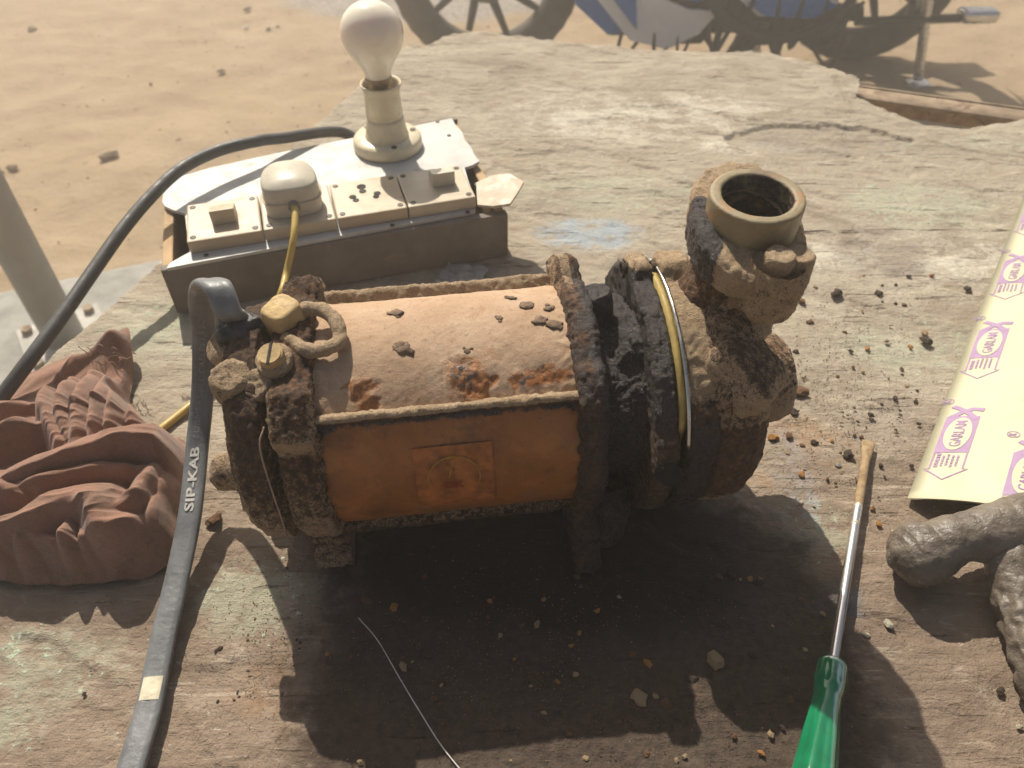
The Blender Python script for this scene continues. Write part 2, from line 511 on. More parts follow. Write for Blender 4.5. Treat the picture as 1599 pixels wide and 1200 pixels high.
    fl = t.math('MULTIPLY', t.rng(n3, .60, .63), t.rng(t.noise(30, 5, .65), .52, .60))
    c = t.mix(t.math('MULTIPLY', fl, t.rng(t.attr('green'), .1, .6, .05, .8)), c, (0.46, 0.58, 0.44))
    c = t.mix(t.rng(t.noise(130, 6, .75, (.5, 1, 1), rz + .4, .4), .655, .67, 0, .6), c, (0.60, 0.53, 0.42))
    c = t.mix(t.rng(t.noise(11, 6, .65, None, 0, .8), .52, .66, 0, .45), c, (0.23, 0.175, 0.13))
    c = patch(c, 'blue', (0.33, 0.38, 0.42), .85)
    c = patch(c, 'rustm', (0.30, 0.16, 0.065), .7)
    # grime specks and cracks along the grain
    c = t.mix(t.rng(t.noise(300, 5, 0.7), 0.64, 0.70, 0, .7), c, (0.06, 0.04, 0.03))
    c = t.mix(t.rng(t.noise(20, 7, 0.75, (0.12, 1, 1), rz + 0.05, 0.4), 0.655, 0.675, 0, .85), c, (0.045, 0.03, 0.022))
    zone = t.noise(14, 4, .6)
    d1 = t.math('MULTIPLY', t.rng(t.noise(240, 4, .55, (.07, 1, 1), rz + .04, .3), .63, .68), t.rng(zone, .42, .56))
    d2 = t.math('MULTIPLY', t.rng(t.noise(170, 4, .55, (.09, 1, 1), rz - .10, .3), .63, .68), t.rng(zone, .58, .44))
    d3 = t.rng(t.noise(60, 5, .6, (.06, 1, 1), rz + .12, .5), .665, .69)
    c = t.mix(t.math('MULTIPLY', d1, .55), c, (0.07, 0.048, 0.034))
    c = t.mix(t.math('MULTIPLY', d2, .35), c, (0.58, 0.50, 0.39))
    c = t.mix(t.math('MULTIPLY', d3, .5), c, (0.05, 0.035, 0.025))
    c = t.mix(t.rng(t.math('ADD', t.attr('dirt_shade'), t.math('MULTIPLY', t.math('SUBTRACT', nmix, .5), .55)), .15, .85, 0, .9), c, t.ramp(n3, (.35, (0.034, 0.024, 0.019)), (.65, (0.075, 0.052, 0.038))))  # dark brown for the spill and the painted pump shadow
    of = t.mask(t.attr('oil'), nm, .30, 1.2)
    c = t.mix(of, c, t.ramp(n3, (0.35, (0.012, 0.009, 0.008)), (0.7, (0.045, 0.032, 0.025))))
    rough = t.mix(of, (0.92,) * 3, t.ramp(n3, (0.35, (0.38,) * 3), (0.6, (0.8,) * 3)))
    b = t.bump(g2, 0.0016, 0.8); b = t.bump(t.math('SUBTRACT', 1.0, t.math('MAXIMUM', d1, d3)), 0.0012, 1.0, b); b = t.bump(g3, 0.0009, 0.8, b); b = t.bump(n3, 0.0022, 0.9, b); b = t.bump(n4, .0003, .7, b)
    M['ply'] = t.out(c, rough, b, spec=0.3)
    # edge skirt and underside
    ring = np.concatenate([V1[:, 0], V1[-1, 1:], V1[-2::-1, -1], V1[0, -2:0:-1]])
    nr = len(ring)
    base = V1.reshape(-1, 3)
    idx = np.arange(na * nb).reshape(na, nb)
    ri = np.concatenate([idx[:, 0], idx[-1, 1:], idx[-2::-1, -1], idx[0, -2:0:-1]])
    low = ring.copy(); low[:, 2] = -TH
    n0 = na * nb
    k = np.arange(nr); k2 = (k + 1) % nr
    skirt = np.stack([ri[k], ri[k2], n0 + k2, n0 + k], -1)
    V = np.concatenate([base, low])
    # underside as strips between the two long sides
    F = np.concatenate([grid_faces(na, nb), skirt])
    under = np.stack([idx[:-1, 0], idx[1:, 0]], -1)
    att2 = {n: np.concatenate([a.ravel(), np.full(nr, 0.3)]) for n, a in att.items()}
    # bottom quads: far ring point i <-> near ring point
    farr = n0 + np.arange(na); nearr = n0 + (na - 1 + nb - 1) + np.arange(na)[::1]
    nearr = nearr[::-1]
    bot = np.stack([farr[:-1], nearr[:-1], nearr[1:], farr[1:]], -1)
    F = np.concatenate([F, bot])
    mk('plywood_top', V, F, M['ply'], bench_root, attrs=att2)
make_top()

M['rusty_iron'] = plain('rusty_angle_iron', (0.34, 0.25, 0.17), 0.8, 0, 0.4, 40, 0.0006, dirt_shade=((0.12, 0.06, 0.03), 0.56))
def angle_bar(a0, b0, a1, b1, flip):
    p, q = bench(a0, b0), bench(a1, b1)
    d = (q - p); L = np.linalg.norm(d); d = d / L
    s = np.array([-d[1], d[0], 0]) * flip
    c = (p + q) / 2
    V1, F1 = rbox(c + s * 0.016 + np.array([0, 0, -TH - 0.004]), (L, 0.034, 0.0045), (d, s, (0, 0, 1)), 0.0006, 1)
    V2, F2 = rbox(c - s * 0.0035 + np.array([0, 0, -TH - 0.018]), (L, 0.0045, 0.036), (d, s, (0, 0, 1)), 0.0006, 1)
    V, F = join((V1, F1), (V2, F2))
    mk('frame_rail', V, F, M['rusty_iron'], bench_root)
angle_bar(0.03, 0.008, 0.93, 0.012, -1)
angle_bar(0.03, 1.19, 0.93, 1.19, 1)
angle_bar(0.025, 0.10, 0.025, 1.15, 1)
angle_bar(0.925, 0.10, 0.925, 1.15, -1)
for a, b in ((0.05, 0.11), (0.90, 0.11), (0.05, 1.15), (0.90, 1.15)):
    p = bench(a, b)
    ax = (np.r_[E1, 0], np.r_[E2, 0], (0, 0, 1))
    h = -TH - 0.007 - GZ
    V, F = join(rbox(p + np.array([0, 0, GZ + h / 2]), (0.036, 0.005, h), ax, 0.0006, 1),
                rbox(p + np.r_[E1, 0] * 0.0155 * (1 if a < .5 else -1) + np.r_[E2, 0] * 0.021 + np.array([0, 0, GZ + h / 2]), (0.005, 0.036, h), ax, 0.0006, 1))
    mk('leg', V, F, M['rusty_iron'], bench_root)

# ------------------------------------------------------------------ steel post on its footing, beyond the bench
M['concrete'] = plain('rough_concrete', (0.33, 0.32, 0.29), 0.95, 0, 0.3, 14, 0.002)
M['grey_paint'] = plain('dull_grey_paint', (0.30, 0.31, 0.30), 0.55, 0, 0.2, 12, 0.0002, dirt_shade=((0.20, 0.15, 0.10), 0.64))
M['pale_steel'] = plain('pale_dusty_steel', (0.46, 0.44, 0.40), 0.7, 0, 0.25, 20, 0.0005, dirt_shade=((0.25, 0.17, 0.10), 0.60))
fp = at(104, 530, GZ + 0.03)
V, F = rbox((fp[0] - 0.02, fp[1] + 0.03, GZ - 0.02), (0.78, 0.40, 0.09), ((0.93, 0.36, 0), (-0.36, 0.93, 0), (0, 0, 1)), 0.02, 3)
bm_ = np.array(V); bm_ += 0.006 * np.stack([pnoise(bm_, 9, 1), pnoise(bm_, 9, 2), pnoise(bm_, 9, 3)], -1)
o = mk('concrete_footing', bm_, F, M['concrete'], loc=(fp[0], fp[1], GZ), smooth_shade=False)
tag(o, 'pale concrete footing slab under the grey steel post', 'footing')
post = empty('steel_post', (fp[0], fp[1], GZ + 0.027), 'grey round steel post with a square base plate, at the left edge', 'post')
V, F = tube([(fp[0], fp[1], GZ + 0.034), (fp[0], fp[1], GZ + 0.6), (fp[0], fp[1], GZ + 1.2), (fp[0], fp[1], GZ + 1.75)], 0.037, 32)
mk('pole', V, F, M['grey_paint'], post)
V, F = rbox((fp[0], fp[1], GZ + 0.031), (0.16, 0.16, 0.008), ((0.83, 0.56, 0), (-0.56, 0.83, 0), (0, 0, 1)), 0.001, 1)
plate = mk('base_plate', V, F, M['pale_steel'], post, smooth_shade=False)
for sx in (-1, 1):
    for sy in (-1, 1):
        c = np.array([fp[0], fp[1], GZ + 0.035]) + 0.06 * sx * np.array([0.83, 0.56, 0]) + 0.06 * sy * np.array([-0.56, 0.83, 0])
        V, F = tube([c, c + (0, 0, 0.011)], 0.011, 6)
        mk('bolt', V, F, M['rusty_iron'], plate, smooth_shade=False)

# ------------------------------------------------------------------ stones lying on the yard
M['stone'] = plain('dusty_stone', (0.27, 0.19, 0.125), 0.9, 0, 0.4, 30, 0.002)
M['pale_stone'] = plain('pale_stone', (0.55, 0.50, 0.42), 0.9, 0, 0.2, 30, 0.002)
def lump(n=10, rough=0.35, seed=0, flat=0.6):
    bm = bmesh.new(); bmesh.ops.create_icosphere(bm, subdivisions=2, radius=1.0)
    V = np.array([v.co[:] for v in bm.verts]); F = [tuple(v.index for v in f.verts) for f in bm.faces]; bm.free()
    V = V * (1 + rough * fbm(V, 1.3, 3, seed))[:, None]
    V[:, 2] *= flat; V[:, 0] *= 1.15
    return V, F
def lump_mesh(name, mat, seed, rough=0.35, flat=0.6, flatshade=True):
    V, F = lump(rough=rough, seed=seed, flat=flat)
    V[:, 2] -= V[:, 2].min() * 0.85
    me = bpy.data.meshes.new(name); me.from_pydata([tuple(p) for p in V], [], F); me.materials.append(mat)
    return me
def place(name, me, p, size, rz, tilt=0.0):
    o = bpy.data.objects.new(name, me); COL.objects.link(o)
    o.location = p; o.scale = (size, size * random.uniform(.7, 1.0), size * random.uniform(.7, 1.0)); o.rotation_euler = (tilt, tilt * .6, rz)
    return o
ST = [lump_mesh('stone', M['stone'], 100 + k) for k in range(3)] + [lump_mesh('pale_stone', M['pale_stone'], 104)]
YARD = [(52, 50, .022, 0, 'largest dark clod on the sand, far left of the yard'), (346, 112, .012, 1, 'small dark clod on the sand left of the light bulb'),
        (280, 221, .010, 2, 'dark stone on the sand just above the looping grey cable'), (155, 58, .010, 3, 'single white pebble on the sand at far left'),
        (385, 45, .013, 3, 'left white pebble of the row beside the bulb'), (420, 46, .010, 3, 'middle white pebble of the row beside the bulb'),
        (434, 43, .008, 3, 'right white pebble of the row beside the bulb'), (20, 263, .013, 0, 'dark stone on the sand next to the steel post'),
        (387, 15, .014, 1, 'dark clod at the top edge of the yard left of the bulb'), (236, 132, .007, 2, 'small brown stone in the middle of the open sand'),
        (172, 248, .024, 0, 'flat dusty clod on the sand left of the grey cable'), (1476, 130, .014, 1, 'dark stone on the sand right of the motorcycle stand'),
        (1498, 133, .010, 2, 'second small stone right of the motorcycle stand')]
for u, v, s, k, lab in YARD:
    o = place('stone', ST[k], at(u, v, GZ) + (0, 0, -0.002), s, random.uniform(0, 6))
    tag(o, lab, 'stone', 'stones on the sand')
# fine grit over the yard
pts = []
for k in range(900):
    x, y = random.uniform(-2.2, 2.6), random.uniform(0.8, 4.2)
    pts.append((np.array([x, y, GZ]), random.uniform(.002, .006)))
Vs, Fs, n0 = [], [], 0
tet = np.array([(1, 0, -.3), (-.5, .87, -.3), (-.5, -.87, -.3), (0.1, 0, .8), (0, 0, -.8)])
tf = [(0, 1, 3), (1, 2, 3), (2, 0, 3), (1, 0, 4), (2, 1, 4), (0, 2, 4)]
for p, s in pts:
    a = random.uniform(0, 6.3); c_, s_ = math.cos(a), math.sin(a)
    W = tet * s * np.array([1, random.uniform(.6, 1), random.uniform(.5, .9)])
    W = W @ np.array([[c_, s_, 0], [-s_, c_, 0], [0, 0, 1]])
    Vs.append(W + p + (0, 0, .001)); Fs += [tuple(i + n0 for i in f) for f in tf]; n0 += 5
o = mk('grit', np.concatenate(Vs), Fs, M['stone'], loc=(0, 2, GZ), smooth_shade=False)
tag(o, 'fine dark grit strewn over the sandy yard', 'grit', kind='stuff')

# ------------------------------------------------------------------ the pump
O = np.array([-0.124, 0.335, 0.087])
AX = np.array([0.1655, 0.0203, 0.002]); AX /= np.linalg.norm(AX)
UP = np.array([0, 0, 1.0]) - AX[2] * AX; UP /= np.linalg.norm(UP)
FR = np.cross(AX, UP)                            # towards the viewer; lathe theta 0 = cross(AX, UP)
pump = empty('submersible_pump', (0.02, 0.335, 0.0), 'corroded mud-caked submersible pump set lying on the bench', 'pump')
SGN = np.cross(AX, UP) @ FR
def ang(T):
    """lathe angle -> degrees with 0 towards the viewer, 90 up"""
    return np.degrees(np.arctan2(np.sin(T), np.cos(T) * SGN))
def pax(s, th=None, r=0.0):
    p = O + s * AX
    if th is not None:
        p = p + r * (math.cos(R(th)) * FR + math.sin(R(th)) * UP)
    return p
def lug(a, c, w):
    d = np.abs((a - c + 180) % 360 - 180)
    return smooth(w, w * 0.45, d)
def crusty(name, V, F, parent, amp, mud, grease, orange, f1=48, f2=150, f3=330, mat=None, seed=0, ridged=True):
    """displace along the normals with clods and pits, then link"""
    Nn = normals(V, F)
    n = amp * (0.40 * fbm(V, f1, 2, seed) + 0.42 * fbm(V, f2, 2, seed + 5))
    if ridged:
        n = n + amp * 0.40 * (1 - 2.4 * np.abs(pnoise(V, f2 * 1.3, seed + 9))) * smooth(-.2, .3, pnoise(V, f1, seed + 8))
    n = n + amp * 0.34 * pnoise(V, f3, seed + 11)
    pit = pnoise(V, f2 * .8, seed + 13)
    n = n - amp * .55 * smooth(.42, .62, pit)
    W = V + Nn * n[:, None]
    W[:, 2] = np.maximum(W[:, 2], 0.0005)
    full = lambda q: np.clip(np.broadcast_to(q, (len(V),)), 0, 1)
    return mk(name, W, F, mat or M['crust'], parent, attrs=dict(mud=full(mud), grease=full(grease), orange=full(orange)))

# ---- end cover
def upness(V, F): return normals(V, F)[:, 2]
V, F, s, T, r = lathe([(-.041, 1e-4), (-.042, .030), (-.042, .056), (-.0395, .067), (-.034, .0720), (-.026, .0735), (-.020, .0735), (-.016, .066), (-.010, .058)], O, AX, UP, 380, .0013,
                      lambda s, r, T: r * (1 + .03 * lug(ang(T), 70, 40) + .02 * lug(ang(T), -60, 40)))
a = ang(T); up = upness(V, F)
cover = crusty('end_cover', V, F, pump, .0016, .44 + .42 * up + .12 * (s < -.036), .04 + .16 * (up < .1), .25, seed=1)
# bosses under the cable gland and beside it
for (ss, th, rr, l, rad, sd_) in ((-.033, 93, .062, .0075, .017, 2), (-.034, 66, .060, .017, .012, 3), (-.020, 62, .060, .016, .010, 4)):
    d = math.cos(R(th)) * FR + math.sin(R(th)) * UP
    if sd_ == 2: d = np.array([0, -.10, 1.0])
    V, F, s, T, r = lathe([(0, rad * 1.15), (l * .6, rad * 1.02), (l * .9, rad * .9), (l, rad * .7), (l * 1.0, 1e-4)], pax(ss, th, rr), d, AX, 48, .0015)
    crusty('boss', V, F, cover, .0016, .62 if sd_ < 5 else .35, .05, .35, seed=20 + sd_)
# through-bolt nut on the end face
for th, ss in ((14, -.0405), (128, -.0405), (-100, -.0405)):
    p = pax(ss, th, .052)
    V, F, s, T, r = lathe([(-.014, 1e-4), (-.014, .008), (-.0125, .0105), (0, .0115), (.004, .0115)], p, AX, UP, 24, .0016)
    crusty('end_nut', V, F, pump, .0012, .55, 0, .45, seed=30 + int(th))

# ---- rear ring flange with lugs and feet
def feet(a, target):
    """radius needed to reach the bench at each angle"""
    return target
def ring_mod(base, lugs, foot_c, foot_w, oz):
    def f(s, r, T):
        a = ang(T)
        rr = r.copy()
        for c, w, e in lugs:
            rr = rr + e * lug(a, c, w) * (r > base * .8)
        down = np.maximum(-np.sin(R(1) * a), .2)
        reach = (oz - .002) / down
        for c in foot_c:
            k = lug(a, c, foot_w) * (r > base * .8)
            rr = rr * (1 - k) + np.maximum(rr, np.minimum(reach, base * (1.55 + .18 * np.sin(a * .7) * np.sin(a * .31)))) * k
        return rr
    return f
V, F, s, T, r = lathe([(-.013, .05), (-.013, .070), (-.011, .0745), (-.004, .0765), (.004, .0765), (.009, .0745), (.011, .069), (.011, .060)], O, AX, UP, 420, .0013,
                      ring_mod(.0745, ((46, 17, .012), (134, 17, .012), (-170, 18, .008)), (-64, -116), 19, O[2]))
up = upness(V, F)
ring = crusty('rear_flange', V, F, pump, .0021, .46 + .38 * up + .14 * (r > .08), .04 + .16 * (up < -.1), .35, seed=3)
V, F = tube(catmull([pax(-.013, 44, .090), pax(-.016, 36, .091), pax(-.014, 10, .086), pax(-.016, -25, .085), pax(-.012, -62, .093), pax(-.017, -80, .085)], 10), .0005, 6)
mk('tie_wire', V, F, M['rusty_iron'], ring)

# ---- motor body shell
n_s = 190
ss = np.linspace(.004, .160, n_s)
V, F, s, T, r = lathe(np.stack([ss, np.full(n_s, .0692)], -1), O, AX, UP, 420, None)
a = ang(T)
dent = -.0010 * smooth(.6, 1.0, pnoise(V, 26, 5) + .5) * 0
Nn = normals(V, F)
bare = np.zeros(len(V))
def bspot(sc, tc, ws, wt):  # blob on the shell, s in metres, theta in degrees
    return smooth(1.5, .5, np.hypot((s - sc) / ws, ((a - tc + 180) % 360 - 180) / wt))
band = smooth(68, 46, a) * (a > 40) * smooth(.015, .035, s) * smooth(.160, .135, s)
rn = fbm(V, 34, 4, 91) + .5 * fbm(V, 120, 2, 92)
rustp = np.clip(smooth(.05, .45, rn * .9 + band * .55 - .18 + .35 * bspot(.048, 57, .022, 9)) * smooth(.05, .35, band) , 0, 1)
flake = bspot(.095, 58, .014, 12) + bspot(.135, 54, .02, 5)
clod = bspot(.062, 74, .005, 5) + bspot(.058, 100, .009, 5) + bspot(.136, 96, .005, 5) + bspot(.141, 84, .004, 5) + bspot(.149, 80, .006, 8) + bspot(.148, 92, .004, 6) + .6 * bspot(.128, 105, .004, 4)
edge = smooth(.020, .006, s - .004) + smooth(.016, .003, .160 - s)
spots = [(.062, 74, .0050), (.060, 77, .0030), (.058, 100, .0042), (.136, 96, .0045), (.141, 84, .0040), (.149, 80, .0042), (.148, 92, .0030), (.128, 105, .0028), (.097, 70, .0022), (.118, 88, .0020)]
clod = 0 * s
topm = ((a > 44) & (a < 180) | (a < -150)).astype(float)
mud = topm * .95 - .8 * np.clip(rustp, 0, 1) - .55 * np.clip(flake, 0, 1) - clod * 1.0 + (1 - topm) * .05 - edge * .2 * topm
grease = .95 * np.clip(clod * 1.4, 0, 1) + (1 - topm) * (.62 * smooth(33, 41, a) * (a < 44) + .5 * smooth(-28, -45, a) + edge * .30) + topm * edge * .22 + .45 * np.clip(flake, 0, 1)
disp = .0005 * fbm(V, 40, 2, 3) + topm * .00022 * fbm(V, 180, 3, 4) + topm * .0018 * np.clip(rustp + .5 * flake, 0, 1) * fbm(V, 130, 3, 6) + .0032 * np.clip(clod, 0, 1) * (.7 + fbm(V, 230, 3, 7)) + edge * .0012 * fbm(V, 120, 3, 9)
W = V + Nn * disp[:, None]
body = mk('motor_body', W, F, M['body'], pump, attrs=dict(mud=np.clip(mud, 0, 1), grease=np.clip(grease, 0, 1), orange=np.clip(rustp * .85 - clod, 0, 1)))
M['clod'] = plain('dark_mud_clod', (0.20, 0.135, 0.088), .9, 0, .5, 260, .0006)
for sv, av, sz in spots:
    for j in range(3):
        Vc, Fc = lump(rough=.7, seed=int(sv * 9000) + j, flat=.55)
        Vc = Vc * sz * (.85 if j == 0 else .42) * np.array([1, 1, .5])
        pc0 = pax(sv + (0 if j == 0 else random.uniform(-1, 1) * sz * 1.3), av + (0 if j == 0 else random.uniform(-1, 1) * math.degrees(sz * 1.3 / .07)), .0696)
        e_ = math.cos(R(av)) * FR + math.sin(R(av)) * UP
        Vc = Vc[:, :1] * AX + Vc[:, 1:2] * np.cross(e_, AX) + Vc[:, 2:3] * e_ + pc0
        mk('mud_clod', Vc, Fc, M['clod'], body)
# ribs along the shell
for th, md, gr, og in ((43.5, .62, .10, .62), (133, .60, .05, .75), (-46, .2, .4, .4), (-134, .2, .4, .4)):
    e = math.cos(R(th)) * FR + math.sin(R(th)) * UP
    tng = np.cross(AX, e)
    sv = np.linspace(.006, .160, 150)
    prof = np.array([(-.0030, .064), (-.0028, .0755), (-.0014, .0775), (.0014, .0775), (.0028, .0755), (.0030, .064)])
    prof = resample(prof, .0016)
    sp = O + sv[:, None, None] * AX + prof[None, :, 1:2] * e + prof[None, :, 0:1] * tng
    V = sp.reshape(-1, 3); F = grid_faces(len(sv), len(prof))
    if (normals(V, F) @ e).mean() < 0: F = F[:, ::-1]
    up = upness(V, F)
    crusty('rib', V, F, body, .0014, md + .35 * up - .3 * (up < 0.1), gr + .45 * (up < -.1), og, f1=45, f2=160, seed=40 + int(th))
# label stuck on the shell, with its worn print
def shell(sv, av, h=0.0):
    return pax(sv, av, .0692 + h)
def shell_patch(name, s0, s1, a0, a1, h, mat, parent, nx=14, ny=14, outline=None):
    S = np.linspace(s0, s1, nx); A_ = np.linspace(a0, a1, ny)
    V = np.array([shell(x, y, h) for x in S for y in A_]); F = grid_faces(nx, ny)
    c = V.mean(0) - O
    if (normals(V, F) @ (c - (c @ AX) * AX)).mean() < 0: F = F[:, ::-1]
    return mk(name, V, F, mat, parent)
M['label'] = plain('stained_orange_label', (0.40, 0.135, 0.034), 0.6, 0, 0.5, 110, 0.0002, dirt_shade=((0.13, 0.05, 0.02), 0.57))
M['label_red'] = plain('faded_red_print', (0.30, 0.045, 0.02), 0.6, 0, 0.3, 200, 0)
M['label_yellow'] = plain('faded_yellow_print', (0.40, 0.21, 0.03), 0.6, 0, 0.3, 200, 0)
lab = shell_patch('rating_label', .061, .106, -14, 26, .0011, M['label'], pump)
lab['label'] = 'orange quality label, worn, reading OK'
def text_pts(txt, bold=0.0):
    cu = bpy.data.curves.new('lettering', 'FONT'); cu.body = txt; cu.size = 1.0; cu.resolution_u = 3; cu.offset = bold
    ob = bpy.data.objects.new('lettering', cu); COL.objects.link(ob)
    dg = bpy.context.evaluated_depsgraph_get()
    me = bpy.data.meshes.new_from_object(ob.evaluated_get(dg))
    V = np.array([v.co[:] for v in me.vertices]); F = [tuple(p.vertices) for p in me.polygons]
    bpy.data.objects.remove(ob); bpy.data.curves.remove(cu); bpy.data.meshes.remove(me)
    V[:, 0] -= V[:, 0].min(); V[:, 1] -= V[:, 1].min()
    return V[:, :2], F
tv, tf_ = text_pts('OK', .02)
sc = .0125 / tv[:, 0].max()
V = np.array([shell(.076 + x * sc, 1 + math.degrees(y * sc / .0692), .0016) for x, y in tv])
mk('lettering', V, tf_, M['label_red'], lab)
# tick and arc printed in yellow
def shell_line(pts, wd, h=.0018):
    P = resample(np.array(pts, float), .0015); d = np.gradient(P, axis=0); d /= np.linalg.norm(d, axis=1, keepdims=True)
    nn = np.stack([-d[:, 1], d[:, 0]], -1) * wd / 2
    A_, B_ = P + nn, P - nn
    V = np.array([shell(x, math.degrees(y / .0692), h) for x, y in np.concatenate([A_, B_])])
    n = len(P); F = [(i, i + 1, n + i + 1, n + i) for i in range(n - 1)]
    return V, F
arc = [(.083 + .015 * math.cos(t), .010 + .0145 * math.sin(t)) for t in np.linspace(-.5, 3.6, 26)]
V, F = join(shell_line([(.080, .010), (.0805, .0125), (.0835, .023)], .0010), shell_line(arc, .0009))
mk('label_print', V, F, M['label_yellow'], lab)

# ---- motor flange (black grease), feet on the bench
V, F, s, T, r = lathe([(.156, .05), (.156, .071), (.158, .0755), (.162, .0775), (.169, .0775), (.172, .0755), (.173, .068), (.173, .05)], O, AX, UP, 420, .0013,
                      ring_mod(.0755, ((44, 16, .006), (128, 18, .011), (180, 20, .008)), (-56, -124), 21, (O + .163 * AX)[2]))
up = upness(V, F); a = ang(T)
crusty('motor_flange', V, F, pump, .0021, .30 + .25 * up * (s < .161) + .30 * smooth(85, 120, a) * (s < .166) - .12 * (a < 20), .47 + .12 * (s > .166) - .22 * smooth(90, 130, a), .40, seed=6)
# ---- neck with lumps of grease
V, F, s, T, r = lathe([(.166, .061), (.176, .0595), (.186, .058), (.196, .0595), (.206, .062)], O, AX, UP, 400, .0013,
                      lambda s, r, T: r * (1 + .05 * np.sin(3 * T + 1) * np.sin((s - .166) * 90) + .10 * lug(ang(T), 75, 22) * smooth(.180, .192, s)))
neck = crusty('coupling_neck', V, F, pump, .0026, .15, .78, .25, seed=7)
p = pax(.179, 97, .053)
V, F, s, T, r = lathe([(0, .0105), (.014, .0105), (.020, .0100), (.0225, .0085), (.021, .004), (.022, 1e-4)], p, UP * .98 + FR * -.1 - AX * .10, AX, 32, .0013)
crusty('stud', V, F, neck, .0011, .22, .66, .3, seed=8)
p = pax(.180, -56, .060); foot_ax = np.array([p[0] + .002 - p[0], -.018, -(p[2] - .001)])
V, F, s, T, r = lathe([(0, .020), (.012, .024), (np.linalg.norm(foot_ax) - .004, .021), (np.linalg.norm(foot_ax), .015), (np.linalg.norm(foot_ax), 1e-4)], p, foot_ax, AX, 110, .0014, lambda s, r, T: r * (1 + .22 * np.cos(2 * T) + .10 * np.sin(3 * T + s * 60)))
if (normals(V, F) * (V - p)).sum() < 0: F = F[:, ::-1]
crusty('pump_foot', V, F, pump, .0034, .16, .72, .3, seed=71)
# ---- adapter flange and casing flange with lugs, holes between
def plate(name, s0, s1, rad, lugs, md, gr, og, seed, amp=.0017):
    V, F, s, T, r = lathe([(s0, .045), (s0, rad - .003), (s0 + .0025, rad), (s1 - .0025, rad), (s1, rad - .003), (s1, .045)], O, AX, UP, 420, .0013,
                          lambda s, r, T: r + sum(e * lug(ang(T), c, w) for c, w, e in lugs) * (r > rad * .8))
    up = upness(V, F); a = ang(T)
    return crusty(name, V, F, pump, amp, md(up, a, r, s), gr(up, a, r, s), og, seed=seed)
fb_ = plate('adapter_flange', .199, .212, .0810, ((106, 11, .0085), (14, 12, .004), (-60, 14, .003), (-160, 14, .006)),
            lambda up, a, r, s: .30 + .42 * smooth(.0845, .087, r) * (a > 60) + .2 * smooth(60, 90, a) * (s > .203), lambda up, a, r, s: .60 - .4 * smooth(.0845, .087, r) * (a > 60) - .22 * smooth(40, 10, a), .25, 9)
fc_ = plate('casing_flange', .2165, .236, .0810, ((104, 12, .0085), (22, 13, .003), (-60, 14, .004), (-160, 14, .006)),
            lambda up, a, r, s: .12 + .85 * smooth(28, 44, a) * smooth(150, 120, a) + .15 * up, lambda up, a, r, s: .55 * smooth(44, 20, a) * smooth(-70, -20, a) + .1, .35, 10, .0015)
# gasket ring: yellow fibre with a bright wire
M['gasket'] = plain('yellow_gasket', (0.40, 0.29, 0.09), 0.6, 0, 0.3, 90, 0.0003)
M['steel'] = plain('worn_steel', (0.62, 0.61, 0.58), 0.32, 1.0, 0.2, 60, 0.0001)
V, F, s, T, r = lathe([(.2118, .06), (.2118, .0816), (.2152, .0816), (.2152, .06)], O, AX, UP, 120, None, lambda s, r, T: np.where(r > .07, r - .009 * smooth(30, 15, ang(T)) , r))
gk = mk('gasket', V, F, M['gasket'], pump, smooth_shade=False)
V, F = tube([pax(.2164, th, .0828) for th in np.linspace(18, 160, 60)], .0012, 8)
mk('retaining_wire', V, F, M['steel'], gk)
M['hole'] = plain('dark_hole', (0.012, 0.010, 0.009), 0.8, 0, 0.3, 90, 0)
def bolt_hole(s, th, r, rad, parent):
    p = pax(s, th, r)
    V, F, *_ = lathe([(-.0016, rad * 1.5), (-.0030, rad * 1.35), (-.0030, rad), (.004, rad), (.004, 1e-4)], p, AX, UP, 20)
    crusty('hole_rim', V, F, parent, .0002, .3 if th > 60 else .1, .4, .3, seed=int(th))
    V, F, *_ = lathe([(-.0020, rad * .98), (-.0020, 1e-4)], p, AX, UP, 20)
    mk('bolt_hole', V, F[:, ::-1] if False else F, M['hole'], parent)
bolt_hole(.1985, 106, .0815, .0036, fb_)
bolt_hole(.2160, 104, .0815, .0036, fc_)
p = pax(.2045, 8, .0862)
V, F, *_ = lathe([(0, 1e-4), (0, .0062), (.0012, .0072), (-.002, .0082)], p, math.cos(R(12)) * FR + math.sin(R(12)) * UP - AX * .5, AX, 24)
mk('bolt_hole', V, F, M['hole'], fb_)
# ---- volute casing
V, F, s, T, r = lathe([(.230, .074), (.236, .0805), (.246, .0815), (.258, .0790), (.267, .071), (.273, .057), (.275, .040), (.276, 1e-4)], O, AX, UP, 400, .0013,
                      lambda s, r, T: r * (1 + .05 * lug(ang(T), 60, 40) + .03 * np.sin(2 * T + .6)))
up = upness(V, F); a = ang(T)
casing = crusty('volute_casing', V, F, pump, .0014, .46 + .62 * smooth(.25, .6, up) + .15 * smooth(.258, .266, s) - .25 * (a < 25), .12 + .25 * smooth(30, 15, a) * smooth(-60, -20, a), .40, seed=12)
# step block where the outlet neck meets the casing
V, F, s, T, r = lathe([(-.004, 1e-4), (-.004, .016), (.000, .022), (.018, .024), (.030, .022), (.034, .014), (.035, 1e-4)], pax(.243, 40, .060), UP * .75 + FR * .2 + AX * .50, FR, 90, .0015,
                      lambda s, r, T: r * (1 + .14 * np.cos(4 * T)))
up = upness(V, F)
crusty('casing_step', V, F, casing, .0013, .72 + .4 * up, .1, .3, seed=13)
# suction boss
V, F, s, T, r = lathe([(.262, .031), (.276, .031), (.300, .0300), (.307, .0275), (.310, .021), (.310, .017), (.300, .016), (.300, 1e-4)], O + np.array([0, 0, -.006]), AX, UP, 150, .0015)
up = upness(V, F)
crusty('suction_boss', V, F, casing, .0015, .70 + .30 * up, .05, .45, seed=14)
